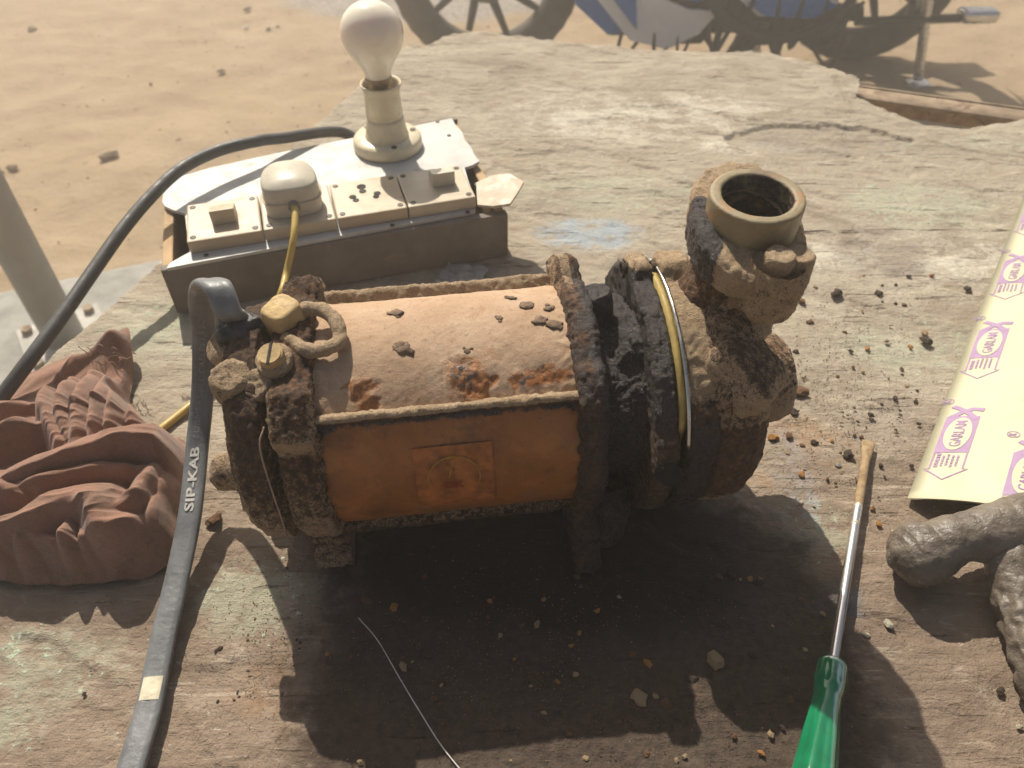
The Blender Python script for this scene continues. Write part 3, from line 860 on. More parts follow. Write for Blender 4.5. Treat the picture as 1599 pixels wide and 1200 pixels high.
# ---- outlet: neck, flange, threaded nipple
oc = aty(1184, 304, 0.362)                               # centre of the rim
oc_ax = np.array([0.0, -0.06, 1.0])
nb_ = pax(.250, 90, .058)
npath = catmull([nb_, nb_ + (0, -.001, .012), (oc - oc_ax * .052), (oc - oc_ax * .034), (oc - oc_ax * .022)], 10)
V, F = tube(npath, np.interp(np.linspace(0, 1, len(npath)), [0, .3, .7, 1], [.036, .0265, .0225, .025]), 110, False, ref=(1, 0, 0))
Vr = V.reshape(len(npath), 110, 3)
def densify(G, k):
    n, m, _ = G.shape
    t = np.linspace(0, n - 1, (n - 1) * k + 1); i = np.minimum(t.astype(int), n - 2); f = (t - i)[:, None, None]
    return G[i] * (1 - f) + G[i + 1] * f
Vr = densify(Vr, 2); V = Vr.reshape(-1, 3); F = grid_faces(Vr.shape[0], 110, True)
c = V - np.repeat(densify(npath[:, None], 2)[:, 0], 110, 0)
if (normals(V, F) * c).sum() < 0: F = F[:, ::-1]
left = smooth(.005, -.015, c[:, 0])
crusty('outlet_neck', V, F, pump, .0020, .82 - .5 * left, .12 + .25 * left, .45, seed=15)
def oval(s, r, T):
    # theta 0 along the world x side, lobes towards and away from the viewer
    k = np.abs(np.sin(T)) ** 2.2
    return r * (1 + .40 * k * (r > .02) - .04 * np.cos(T))
zt = oc - oc_ax * .0185
V, F, s, T, r = lathe([(-.0235, .018), (-.0225, .027), (-.018, .0305), (-.006, .0318), (.000, .0318), (.003, .030), (.0045, .023), (.005, .018)], zt, oc_ax, (0, -1, 0), 260, .0014, oval)
# slope the upper face: higher at the back left, lower at the front right
d = V - zt
lift = np.clip(.16 * d[:, 1] - .12 * d[:, 0], -.008, .012) * smooth(-.010, .002, s)
V = V + lift[:, None] * np.array([0, 0, 1.0])
ddl = np.hypot((d[:, 0] + .028) / .010, (d[:, 1] + .010) / .022)
gre = smooth(1.3, .7, ddl) * .95
of_ = crusty('outlet_flange', V, F, pump, .0015, .85 - .8 * gre - .12 * (d[:, 2] < -.012), gre, .3, seed=16)
M['pipe'] = crust_material('dusty_outlet_pipe', base=((0.17, 0.130, 0.070), (0.26, 0.205, 0.115), (0.31, 0.25, 0.15)))
Rn = .0253
V, F, s, T, r = lathe([(-.022, Rn * 1.0), (-.003, Rn), (-.0008, Rn), (0, Rn - .0008), (0, Rn - .0052), (-.001, Rn - .0060), (-.030, Rn - .0060), (-.060, Rn - .0070), (-.062, 1e-4)], oc, oc_ax, (0, -1, 0), 140, .0015)
inner = smooth(Rn - .0045, Rn - .0058, r)
thr = inner * .0006 * np.sin(s * 2 * np.pi / .0024)
ra = V - (oc + s[:, None] * oc_ax / np.linalg.norm(oc_ax)); ra /= np.maximum(np.linalg.norm(ra, axis=1, keepdims=True), 1e-6)
V = V + ra * (thr + .0004 * fbm(V, 120, 3, 3))[:, None]
F = F if (normals(V, F) * ra)[s > -.003].sum() > 0 else F[:, ::-1]
mk('outlet_pipe', V, F, M['pipe'], of_, attrs=dict(mud=.18 * (1 - inner), grease=inner * .55, orange=.05 + 0 * s))
# bolt heads on the outlet flange
for (px, py, dz, nm) in ((.007, -.0365, -.001, 17), (-.004, .040, .004, 18)):
    p = zt + np.array([px, py, dz])
    V, F, s, T, r = lathe([(-.004, .0082), (.005, .0082), (.0068, .0074), (.0072, .005), (.0068, 1e-4)], p, oc_ax, (0, -1, 0), 40, .0014)
    crusty('flange_bolt', V, F, of_, .0011, .92, 0, .1, seed=nm)
    V, F, s, T, r = lathe([(-.010, .0090), (.004, .0082), (.0055, .0066), (.005, 1e-4)], p + np.array([.0110, .003, -.001]), oc_ax, (0, -1, 0), 40, .0014)
    crusty('flange_bolt', V, F, of_, .0010, .92, 0, .1, seed=nm + 3)
# lower lip of the outlet flange towards the viewer (bolt pillar)
p = zt + np.array([.008, -.034, -.028])
V, F, s, T, r = lathe([(-.008, 1e-4), (-.008, .010), (-.002, .0145), (.020, .0165), (.028, .014)], p, oc_ax, (0, -1, 0), 80, .0014)
crusty('bolt_pillar', V, F, of_, .0022, .62, .08, .25, seed=22)

# ---- cable gland, lifting eye, slotted screw
M['rubber'] = plain('black_rubber', (0.035, 0.035, 0.038), 0.45, 0, 0.4, 90, 0.0006)
gl = np.array([-.1575, .3365, .1580])
V, F, s, T, r = lathe([(-.004, .0150), (.002, .0150), (.005, .0135), (.0075, .0105), (.008, .004), (.008, 1e-4)], gl, (-.12, -.10, 1), AX, 60, .0012,
                      lambda s, r, T: r * (1 + .10 * np.sin(5 * T) * (s > 0)) * np.where(np.abs(np.sin(T)) > -1, 1, 1) * (1 - .22 * np.abs(np.cos(T))))
V = V + normals(V, F) * (.0016 * fbm(V, 190, 3, 3))[:, None]
mk('cable_gland', V, F, M['rubber'], pump)
M['brass'] = plain('muddy_brass', (0.44, 0.31, 0.145), 0.75, 0, 0.3, 80, 0.0006, dirt_shade=((0.30, 0.20, 0.11), 0.55))
eye = aty(438, 482, .340)
ae = np.array([-.10, -.10, 1.0]); ae /= np.linalg.norm(ae)
V, F, s, T, r = lathe([(-.034, .0122), (-.012, .0120), (-.005, .0114), (.0005, .0104), (.0018, .0090), (.0020, 1e-4)], eye, ae, (0, -1, 0), 64, .0013,
                      lambda s, r, T: r * (1 + .07 * np.cos(4 * T + .6)))
V = V + normals(V, F) * (.0005 * fbm(V, 160, 3, 3))[:, None]
eo = mk('lifting_eye', V, F, M['brass'], pump)
zr = .163
loop = [at(446, 512, .159), at(478, 484, .167), at(507, 486, .166), at(529, 506, .164), at(529, 530, .162), at(508, 546, .161), at(474, 545, .160), at(447, 528, .160)]
V, F = tube(catmull(loop, 10), .0042, 24)
V = V + normals(V, [f for f in F if len(f) == 4]) * (.0016 * fbm(V, 110, 3, 8))[:, None]
nv = len(V)
mk('lifting_ring', V, F, M['crust'], eo, attrs=dict(mud=np.full(nv, .92), grease=np.zeros(nv), orange=np.full(nv, .1)))
sc_ = at(424, 556, .1640)
sa = np.array([-.08, -.30, 1.0]); sa /= np.linalg.norm(sa)
bm = bmesh.new()
bmesh.ops.create_cone(bm, cap_ends=True, segments=40, radius1=.0072, radius2=.0070, depth=.006)
bmesh.ops.bevel(bm, geom=[e for e in bm.edges if all(v.co.z > 0 for v in e.verts)], offset=.0007, segments=2, affect='EDGES')
V = np.array([v.co[:] for v in bm.verts]); F = [tuple(v.index for v in f.verts) for f in bm.faces]; bm.free()
q = np.array(Vector(sa).to_track_quat('Z', 'Y').to_matrix())
so = mk('slotted_screw', V @ q.T + sc_, F, M['brass'], pump, smooth_shade=False)
V, F = rbox((0, 0, .0026), (.0018, .0140, .0014), None, .0002, 1)
rot = np.array([[math.cos(.25), -math.sin(.25), 0], [math.sin(.25), math.cos(.25), 0], [0, 0, 1]])
mk('slot', (V @ rot.T) @ q.T + sc_, F, M['hole'], so, smooth_shade=False)
V, F, s, T, r = lathe([(-.024, .013), (-.003, .0100), (-.002, .006)], sc_, sa, (0, -1, 0), 40, .0015)
crusty('boss', V, F, cover, .0012, .7, .0, .2, seed=61)

# ------------------------------------------------------------------ flat supply cable with its print
M['grey_pvc'] = plain('worn_grey_cable_sheath', (0.155, 0.160, 0.165), 0.42, 0, 0.35, 50, 0.0004, dirt_shade=((0.33, 0.27, 0.20), 0.63))
M['cable_print'] = plain('pale_cable_print', (0.50, 0.48, 0.44), 0.7, 0, 0.35, 300, 0)
M['cable_mark'] = plain('cream_paint_mark', (0.62, 0.55, 0.40), 0.7, 0, 0.25, 90, 0.0003)
cp = [gl + (0.002, .003, .0), gl + (-.001, 0, .010), (-.1590, .3335, .1740), (-.1645, .3430, .1830), (-.1775, .3570, .1750), (-.1925, .3740, .150), (-.2020, .3800, .116), (-.2110, .3720, .078), (-.2160, .3450, .047),
      (-.2135, .3020, .029), (-.2135, .2690, .018), (-.2120, .2200, .0095), (-.2085, .1820, .0065), (-.2070, .1480, .0065), (-.203, .07, .0065), (-.19, -.05, .0065)]
path = resample(catmull(cp, 16), .0015)
Tn = np.gradient(path, axis=0); Tn /= np.linalg.norm(Tn, axis=1, keepdims=True)
Wd = np.array([1.0, .05, 0])[None] - (Tn @ np.array([1.0, .05, 0]))[:, None] * Tn
Wd /= np.linalg.norm(Wd, axis=1, keepdims=True)
Nm = np.cross(Tn, Wd)
th = np.linspace(0, 2 * np.pi, 28, endpoint=False)
cx = np.sign(np.cos(th)) * np.abs(np.cos(th)) ** .62 * .0076
cy = np.sign(np.sin(th)) * np.abs(np.sin(th)) ** .55 * .0031
cy = cy * (1 - .07 * np.cos(cx / .0076 * np.pi * 2.0))
V = (path[:, None] + cx[None, :, None] * Wd[:, None] + cy[None, :, None] * Nm[:, None]).reshape(-1, 3)
croot = empty('power_cable', (-.205, .15, 0), 'flat grey submersible cable arching out of the pump end and along the bench', 'cable')
mk('sheath', V, grid_faces(len(path), 28, True)[:, ::-1], M['grey_pvc'], croot)
arcl = np.r_[0, np.cumsum(np.linalg.norm(np.diff(path, axis=0), axis=1))]
pu, pv = proj(path + Nm * .003)
def s_at_v(v0):
    k = np.argmin(np.abs(pv - v0) + 1e3 * (arcl < .05)); return arcl[k]
def on_cable(s, w, h):
    i = np.interp(s, arcl, np.arange(len(path))); k = min(int(i), len(path) - 2); f = i - k
    L = lambda A: A[k] * (1 - f) + A[k + 1] * f
    return L(path) + w * L(Wd) + h * L(Nm)
def cable_text(txt, v_start, v_end, height, bold, woff=0.0, mat='cable_print'):
    tv, tf = text_pts(txt, bold)
    s0, s1 = s_at_v(v_start), s_at_v(v_end)
    kx = (s0 - s1) / tv[:, 0].max(); ky = height / tv[:, 1].max()
    V = np.array([on_cable(s0 - x * kx, woff - (y * ky - height / 2), .0036) for x, y in tv])
    mk('lettering', V, tf, M[mat], croot, smooth_shade=False)
cable_text('SIP-KAB', 800, 697, .0062, .03)
M['cable_print2'] = plain('faded_cable_print', (0.30, 0.29, 0.27), 0.7, 0, 0.5, 400, 0)
cable_text('SUBMERSIBLE CABLES 1.5 SQ', 684, 498, .0046, .0, mat='cable_print2')
s0, s1 = s_at_v(1092), s_at_v(1058)
V = np.array([on_cable(s, w, .0034 - .0012 * (abs(w) / .0065) ** 6) for s in np.linspace(s0, s1, 10) for w in np.linspace(-.0066, .0066, 9)])
mk('paint_mark', V, grid_faces(10, 9), M['cable_mark'], croot)

# ------------------------------------------------------------------ wooden switchboard with sockets and bulb holder
F0 = np.array([-0.300, 0.541]); BX = np.array([0.958, 0.286]); BY = np.array([-0.286, 0.958])
def bp(x, y, z): 
    p = F0 + x * BX + y * BY
    return np.array([p[0], p[1], z])
BAX = (np.r_[BX, 0], np.r_[BY, 0], (0, 0, 1))
sb = empty('switch_board', bp(.15, .09, 0), 'wooden extension board with cracked white lid and four socket modules', 'switchboard')
M['board_wood'] = plain('aged_brown_board', (0.175, 0.145, 0.115), 0.75, 0, 0.3, 30, 0.0004, dirt_shade=((0.28, 0.20, 0.13), 0.6))
M['raw_wood'] = plain('raw_pine_inside', (0.46, 0.31, 0.17), 0.85, 0, 0.25, 30, 0.0005)
def wall(name, x0, y0, x1, y1, z0, z1, th, mat):
    p, q = bp(x0, y0, 0), bp(x1, y1, 0)
    d = q - p; L = np.linalg.norm(d); d = d / L; s = np.array([-d[1], d[0], 0])
    V, F = rbox((p + q) / 2 + np.array([0, 0, (z0 + z1) / 2]), (L, th, z1 - z0), (d, s, (0, 0, 1)), .0007, 1)
    return mk(name, V, F, mat, sb, smooth_shade=False)
HB = .0485
wall('front_board', -.004, .004, .309, .004, .0012, HB, .009, M['board_wood'])
wall('back_board', -.004, .158, .309, .206, .0012, HB, .009, M['board_wood'])
wall('side_board', .0005, .0095, .0005, .152, .0012, HB - .002, .009, M['raw_wood'])
wall('side_board', .3045, .0095, .3045, .198, .0012, HB - .004, .009, M['raw_wood'])
V, F = poly_prism([bp(.006, .010, 0), bp(.300, .010, 0), bp(.300, .196, 0), bp(.006, .150, 0)], .0015, .005)
mk('bottom_board', V, F, M['raw_wood'], sb, smooth_shade=False)
M['laminate'] = plain('dirty_white_laminate', (0.50, 0.49, 0.46), 0.5, 0, 0.16, 35, 0.0001, dirt_shade=((0.34, 0.29, 0.23), 0.58))
M['tan_laminate'] = plain('peeled_tan_laminate', (0.52, 0.42, 0.31), 0.6, 0, 0.2, 45, 0.0002, dirt_shade=((0.70, 0.66, 0.58), 0.55))
lidpx = [(253, 284), (330, 262), (440, 238), (560, 214), (706, 185), (712, 196), (722, 206), (726, 218), (736, 230), (740, 240), (749, 252), (738, 258), (726, 262), (731, 280), (738, 300), (742, 316), (743, 330),
         (640, 349), (520, 371), (420, 389), (340, 404), (261, 419), (266, 411), (285, 400), (297, 394), (293, 368), (289, 333), (270, 328), (258, 322), (254, 316), (255, 305), (252, 296)]
V, F = poly_prism([at(u, v, .052) for u, v in lidpx], HB + .0003, HB + .0035)
lid = mk('lid', V, F, M['laminate'], sb, smooth_shade=False)
# curled broken flap at the right end
flap = [(744, 288), (770, 283), (796, 285), (818, 298), (810, 312), (797, 328), (770, 326), (746, 320)]
V, F = poly_prism([at(u, v, .054) for u, v in flap], HB + .0005, HB + .0033)
V[:, 2] += .012 * smooth(.255, .33, (V[:, :2] - F0) @ BX) ** 1.5
fo = mk('broken_flap', V, F, M['tan_laminate'], sb, smooth_shade=False)
M['screw_dark'] = plain('dark_screw', (0.06, 0.045, 0.035), 0.6, 0, 0.3, 200, 0)
ZL = HB + .0036
def disc(c, rad, h, mat, parent, name='screw', seg=14, sx=1.0):
    V, F = tube([c, c + np.array([0, 0, h])], rad, seg)
    if sx != 1.0:
        V = V - c; V[:, 0] *= sx; V = V + c
    return mk(name, V, F, mat, parent, smooth_shade=False)
disc(bp(.292, .049, ZL + .002), .0028, .0012, M['screw_dark'], fo)
for x, y in ((.035, .007), (.20, .0065), (.272, .008), (.29, .16), (.285, .195), (.247, .085), (.268, .085)):
    disc(bp(x, y, ZL - .0002), .0022, .0008, M['screw_dark'], lid)
M['ivory'] = plain('yellowed_ivory_plastic', (0.50, 0.42, 0.30), 0.38, 0, 0.12, 40, 0.00005, dirt_shade=((0.42, 0.31, 0.19), 0.62))
M['ivory_tan'] = plain('sunburnt_ivory_plastic', (0.47, 0.37, 0.25), 0.4, 0, 0.12, 40, 0.00005, dirt_shade=((0.36, 0.25, 0.15), 0.60))
M['ivory_white'] = plain('cream_plastic', (0.53, 0.48, 0.38), 0.35, 0, 0.1, 40, 0.00005, dirt_shade=((0.45, 0.36, 0.24), 0.66))
MZ0, MZ1 = ZL, ZL + .0125
x0, wdt, y0, dep = .0215, .0652, .0125, .062
for k, kind in enumerate(('switch', 'plug', 'socket', 'switch')):
    cx_ = x0 + wdt * (k + .5); cy_ = y0 + dep / 2
    nm = 'switch_module' if kind == 'switch' else 'socket_module'
    V, F = rbox(bp(cx_, cy_, (MZ0 + MZ1) / 2), (wdt - .0012, dep, MZ1 - MZ0), BAX, .0016, 2)
    mo = mk(nm, V, F, M['ivory_tan'] if k == 2 or k == 0 else M['ivory'], sb, smooth_shade=False)
    for sx, sy in ((-1, 1), (1, -1), (-1, -1), (1, 1)):
        if k == 1 and sy > 0: continue
        disc(bp(cx_ + sx * (wdt / 2 - .006), cy_ + sy * (dep / 2 - .006), MZ1 - .0002), .0027, .0007, M['screw_dark'], mo)
    if kind == 'switch':
        V, F = rbox((0, 0, 0), (.0215, .022, .0115), None, .0015, 2)
        V[:, 2] += np.where(V[:, 2] > 0, (V[:, 1]) * -.32, 0)
        V = V @ np.array(BAX) + bp(cx_ + (.001 if k == 0 else .008), cy_ + (0 if k == 0 else .006), MZ1 + .0052)
        mk('rocker', V, F, M['ivory_white'] if k else M['ivory'], mo, smooth_shade=False)
    if kind == 'socket':
        for hx, hy, hr in ((-.003, .017, .0044), (-.003, .0085, .0034), (-.0135, .001, .0034), (-.0115, -.0055, .0030), (.0095, .001, .0034), (.0075, -.0045, .0030)):
            disc(bp(cx_ + hx, cy_ + hy, MZ1 - .0002), hr, .0006, M['hole'], mo, 'socket_hole')
# plug pushed into the second module
pc = bp(x0 + wdt * 1.47, y0 + .036, 0)
plug = empty('power_plug', pc + (0, 0, MZ1 + .0004), 'cream three-pin plug with yellow cord pushed into the extension board', 'plug')
zz = [MZ1 + .0006, MZ1 + .010, MZ1 + .016, MZ1 + .024, MZ1 + .0285, MZ1 + .0305, MZ1 + .0310]
sc_l = [1.0, 1.0, .99, .975, .95, .90, .0]
tt = np.linspace(0, 2 * np.pi, 60, endpoint=False)
ex = np.sign(np.cos(tt)) * np.abs(np.cos(tt)) ** .55; ey = np.sign(np.sin(tt)) * np.abs(np.sin(tt)) ** .55
ex = ex * np.where(ey > 0, 1 - .30 * np.clip(ey, 0, 1) ** 1.5, 1)
V = np.array([[pc + np.r_[BX, 0] * ex[i] * .0255 * s + np.r_[BY, 0] * ey[i] * .0235 * s + np.array([0, 0, z]) for i in range(60)] for z, s in zip(zz, sc_l)]).reshape(-1, 3)
V[:, 2] += np.clip(((V[:, :2] - pc[:2]) @ BY) * .10, -.004, .004) * (V[:, 2] > MZ1 + .013)
mk('plug_body', V, grid_faces(len(zz), 60, True), M['ivory_white'], plug)
ln = np.array([pc + np.r_[BX, 0] * ex[i] * .0260 + np.r_[BY, 0] * ey[i] * .0240 + np.array([0, 0, MZ1 + .0135]) for i in range(60)])
V, F = tube(ln, .0010, 6, closed=True)
mk('seam', V, F, M['ivory'], plug)
ce = pc - np.r_[BY, 0] * .024 + np.array([0, 0, MZ1 + .012])
V, F = tube([ce + np.r_[BY, 0] * .003, ce - np.r_[BY, 0] * .003], .0052, 20)
mk('cord_grommet', V, F, plain('grey_grommet', (.22, .20, .17), .6), plug)
M['yellow_pvc'] = plain('dirty_yellow_cord', (0.50, 0.35, 0.09), 0.45, 0, 0.2, 60, 0.0002, dirt_shade=((0.28, 0.20, 0.10), 0.60))
yc = [ce, ce - np.r_[BY, 0] * .010 + (0, 0, -.001), aty(459, 372, .565), aty(448, 425, .545), aty(438, 462, .520), at(415, 505, .006), at(380, 552, .0036), at(345, 592, .0036), at(300, 632, .0036), at(250, 672, .0036), at(215, 700, .0036), at(190, 720, .0036)]
V, F = tube(resample(catmull(yc, 10), .004), .0031, 12)
o = mk('yellow_cord', V, F, M['yellow_pvc'], loc=tuple(at(345, 592, 0)))
tag(o, 'thin yellow cord running from the plug down behind the pump', 'cord')
# bulb holder and bulb
M['bakelite'] = plain('cream_bakelite', (0.62, 0.54, 0.38), 0.3, 0, 0.1, 40, 0.00003, dirt_shade=((0.42, 0.33, 0.20), 0.66))
bc = at(607, 229, ZL)
bc = np.array([bc[0], bc[1], ZL])
holder = empty('bulb_holder', bc + (0, 0, .0003), 'cream batten bulb holder screwed on the white switchboard lid', 'bulb holder')
V, F, *_ = lathe([(.0004, 1e-4), (.0004, .0355), (.003, .0362), (.010, .0355), (.0125, .0335), (.0128, .022)], bc, (0, 0, 1), (0, 1, 0), 64)
hb = mk('holder_base', V, F, M['bakelite'], holder)
V, F, *_ = lathe([(.0126, .0230), (.016, .0218), (.030, .0195), (.0335, .0190), (.0340, .0180), (.0352, .0180), (.0356, .0190), (.058, .0178), (.062, .0186), (.0670, .0205), (.0685, .0205), (.0690, .0195), (.0660, .0180), (.050, .0165), (.045, 1e-4)], bc, (0, 0, 1), (0, 1, 0), 64)
mk('socket_sleeve', V, F, M['bakelite'], holder)
for a_ in (2.5, 0.45, -1.2):
    disc(bc + np.array([.0285 * math.cos(a_), .0285 * math.sin(a_), .0126]), .0030, .0009, M['screw_dark'], hb, 'screw_hole')
bulb = empty('light_bulb', bc + (0, 0, .046), 'milky white light bulb standing in the bulb holder', 'light bulb')
M['cap_metal'] = plain('tarnished_bulb_cap', (0.26, 0.20, 0.14), 0.45, 0.6, 0.3, 80, 0.0002)
tilt = np.array([-.02, .0, 1.0])
V, F, *_ = lathe([(.0455, 1e-4), (.0460, .0125), (.070, .0128), (.073, .0135), (.076, .0130)], bc, tilt, (0, 1, 0), 40)
mk('bulb_cap', V, F, M['cap_metal'], bulb)
t = NT('milky_glass'); M['milk'] = t.out((0.74, 0.71, 0.58), 0.12, spec=0.5, **{'Subsurface Weight': 0.25, 'Coat Weight': 0.3})
prof = [(.0755, .0128), (.080, .0138), (.088, .0175), (.097, .0235), (.106, .0280), (.115, .0300), (.124, .0292), (.132, .0258), (.138, .0205), (.1425, .0135), (.1445, .0065), (.145, 1e-4)]
V, F, *_ = lathe(catmull(prof, 4), bc, tilt, (0, 1, 0), 56)
mk('glass_globe', V, F, M['milk'], bulb)
# thick black flex from the back of the board
M['black_flex'] = plain('dusty_black_flex', (0.060, 0.060, 0.058), 0.55, 0, 0.3, 50, 0.0003, dirt_shade=((0.16, 0.14, 0.11), 0.60))
fx = [bp(.205, .185, .030), bp(.18, .205, .05), at(440, 216, .067), at(400, 221, .074), at(340, 236, .078), at(285, 263, .078), at(240, 303, .074), at(195, 355, .066), at(150, 418, .056), at(100, 490, .046), at(50, 558, .036), at(0, 624, .020), at(-60, 700, .0065), at(-110, 790, .0065), at(-150, 900, .0065)]
V, F = tube(resample(catmull(fx, 10), .005), .0058, 18)
o = mk('supply_flex', V, F, M['black_flex'], loc=tuple(bp(.2, .19, 0)))
tag(o, 'thick dark round flex looping from the board to the left edge', 'cable')
# scrap of clear plastic by the board
M['plastic'] = plain('crumpled_clear_plastic', (0.26, 0.25, 0.23), 0.3, 0, 0.2, 60, 0.0004)
g = 22
U_, V_ = np.meshgrid(np.linspace(-1, 1, g), np.linspace(-1, 1, g), indexing='ij')
pc_ = at(722, 438, 0)
P = np.stack([pc_[0] + .020 * U_ + .006 * V_, pc_[1] + .016 * V_ - .004 * U_, .003 + 0 * U_], -1)
P[..., 2] += .005 * np.abs(fbm(np.stack([U_, V_, U_ * 0], -1), 1.2, 3, 5)) + .002
o = mk('plastic_scrap', P.reshape(-1, 3), grid_faces(g, g), M['plastic'], loc=tuple(pc_))
o.modifiers.new('thickness', 'SOLIDIFY').thickness = .0003
tag(o, 'crumpled pale plastic scrap between the pump and the switchboard', 'scrap')

# ------------------------------------------------------------------ crumpled cloth
def make_cloth():
    out = [(214, 528), (214, 560), (196, 620), (222, 668), (262, 672), (300, 694), (303, 760), (290, 820), (284, 868), (230, 893), (150, 908), (70, 908), (0, 905), (-60, 890), (-110, 820), (-120, 720), (-80, 650), (0, 603), (50, 575), (110, 553), (150, 548)]
    W = np.array([at(u, v, .008)[:2] for u, v in out])
    c = at(110, 745, .01)[:2]
    an = np.arctan2(W[:, 1] - c[1], W[:, 0] - c[0]); rr = np.hypot(*(W - c).T)
    o_ = np.argsort(an); an, rr = an[o_], rr[o_]
    nt, nr = 480, 240
    th = np.linspace(-np.pi, np.pi, nt, endpoint=False)
    rad = np.interp(th, an, rr, period=2 * np.pi)
    k = np.ones(7) / 7; rad = np.convolve(np.r_[rad[-3:], rad, rad[:3]], k, 'valid')
    rho = np.linspace(0.002, 1, nr) ** .85
    X = c[0] + rho[:, None] * rad[None] * np.cos(th)[None]; Y = c[1] + rho[:, None] * rad[None] * np.sin(th)[None]
    P = np.stack([X, Y, 0 * X], -1)
    wx = X + .005 * pnoise(P, 17, 1); wy = Y + .005 * pnoise(P, 17, 2)
    KS = .0011
    acc = np.exp((.014 + .005 * fbm(P, 14, 2, 8)) / KS)
    def roll(px, z, wl, wr, amp=None):
        """one rounded fold along a polyline; neighbouring folds meet in creases"""
        nonlocal acc
        C = catmull(np.array([at(u, v, z)[:2] for u, v in px]), 6)
        best = np.full(X.shape, 9.0); side = np.zeros(X.shape); tpar = np.zeros(X.shape)
        for i in range(len(C) - 1):
            a, b = C[i], C[i + 1]; d = b - a; L2 = d @ d + 1e-12
            t = np.clip(((wx - a[0]) * d[0] + (wy - a[1]) * d[1]) / L2, 0, 1)
            qx = wx - a[0] - t * d[0]; qy = wy - a[1] - t * d[1]
            dd = np.hypot(qx, qy); m = dd < best
            best = np.where(m, dd, best); side = np.where(m, np.sign(d[0] * qy - d[1] * qx), side); tpar = np.where(m, (i + t) / (len(C) - 1), tpar)
        x = best / np.where(side > 0, wl, wr)
        drop_ = np.sqrt(x ** 2.6 + .02) - .141
        crest = z * (.62 + .38 * np.sin(np.pi * np.clip(tpar, .04, .96)) ** .5)
        acc = acc + np.exp((crest - .019 * drop_) / KS)
    roll([(88, 573), (143, 540), (212, 527)], .026, .012, .012)
    roll([(60, 590), (58, 620), (80, 668), (98, 694)], .040, .010, .008)
    roll([(98, 572), (88, 620), (98, 676)], .046, .010, .008)
    roll([(130, 560), (113, 625), (104, 690)], .050, .010, .008)
    roll([(152, 568), (139, 630), (124, 682)], .051, .009, .007)
    roll([(172, 580), (168, 630), (150, 676)], .047, .010, .008)
    roll([(190, 600), (202, 640), (204, 664)], .038, .011, .011)
    roll([(-20, 724), (40, 712), (110, 694), (186, 675), (243, 677), (296, 692)], .056, .020, .008)
    roll([(-90, 700), (0, 665), (50, 650)], .042, .012, .010)
    roll([(-60, 640), (0, 628), (40, 622)], .030, .012, .010)
    roll([(0, 748), (60, 742), (130, 726), (215, 716)], .046, .012, .010)
    roll([(-80, 768), (-20, 752), (50, 758)], .046, .014, .010)
    roll([(140, 800), (190, 781), (217, 751), (240, 704)], .047, .014, .009)
    roll([(222, 836), (243, 776), (268, 706)], .044, .012, .008)
    roll([(258, 858), (274, 794), (292, 715)], .036, .011, .009)
    roll([(-60, 812), (20, 800), (70, 777), (121, 772), (143, 807), (208, 846), (288, 866)], .053, .018, .010)
    roll([(-10, 842), (36, 830), (72, 850), (64, 894)], .036, .011, .010)
    roll([(98, 826), (118, 862), (128, 900)], .034, .011, .009)
    roll([(150, 892), (190, 870), (250, 878)], .027, .010, .009)
    roll([(-100, 860), (-30, 862), (10, 896)], .032, .014, .011)
    roll([(98, 786), (86, 846), (98, 900)], .044, .009, .006)
    roll([(34, 806), (20, 850), (30, 898)], .040, .010, .007)
    roll([(172, 838), (150, 872), (156, 902)], .038, .009, .006)
    roll([(232, 852), (208, 874), (214, 898)], .034, .009, .006)
    roll([(120, 800), (122, 842), (140, 884)], .041, .007, .006)
    roll([(-40, 820), (-20, 860), (-30, 894)], .038, .010, .007)
    h = KS * np.log(acc)
    h = h + .0012 * fbm(np.stack([wx * .8 + wy * .5, (wy - wx) * 1.5, 0 * X], -1), 42, 2, 9)
    fa_ = np.stack([(wx * .94 + wy * .34) * .30, wy * .94 - wx * .34, 0 * X], -1); fb2 = np.stack([wx * .95 - wy * .2, (wy * .95 + wx * .2) * .32, 0 * X], -1)
    sel = smooth(.39, .43, Y + .02 * pnoise(P, 15, 44))
    rg = lambda Q, f, sd_: np.clip(1 - 2.2 * np.abs(pnoise(Q, f, sd_)), 0, 1) ** 1.5
    det = (1 - sel) * (rg(fa_, 62, 3) + .5 * rg(fa_, 120, 4)) + sel * .25 * rg(fb2, 75, 5)
    h = h + .0034 * det * (.4 + .6 * smooth(-.3, .3, pnoise(P, 24, 47)))
    fall = smooth(1.0, .80, rho)[:, None] ** .9
    h = h + .003 * (rho[:, None] ** 4) * np.sin(th * 11 + 3 * np.sin(th * 5))[None]
    edge_h = .0018 + .007 * np.clip(fbm(np.stack([np.cos(th), np.sin(th), 0 * th], -1), 3.2, 2, 4) + .25, 0, 1)
    h = h * fall + edge_h[None] * (1 - fall)
    # raised torn corner at the top
    q = np.hypot((X - at(205, 540, 0.01)[0]) / .030, (Y - at(205, 540, .01)[1]) / .035)
    h += .020 * smooth(1.2, .1, q)
    h = np.maximum(h, .0012)
    V = np.stack([X, Y, h], -1)
    # fold crests lean a little, so that some overhang shows
    V[..., 1] -= .10 * np.clip(h - .03, 0, .1); V[..., 0] += .06 * np.clip(h - .03, 0, .1)
    t = NT('brown_cotton')
    n1 = t.noise(18, 5, .6); n2 = t.noise(120, 5, .65); n3 = t.noise(1500, 2)
    cc = t.ramp(n1, (0.3, (0.165, 0.082, 0.050)), (0.52, (0.25, 0.125, 0.080)), (0.75, (0.33, 0.175, 0.118)))
    cc = t.mix(t.math('MULTIPLY', t.rng(n2, .50, .70), .6), cc, (0.15, 0.085, 0.055))
    cc = t.mix(t.math('MULTIPLY', t.rng(t.noise(34, 6, .65), .50, .64), .6), cc, (0.13, 0.075, 0.048))
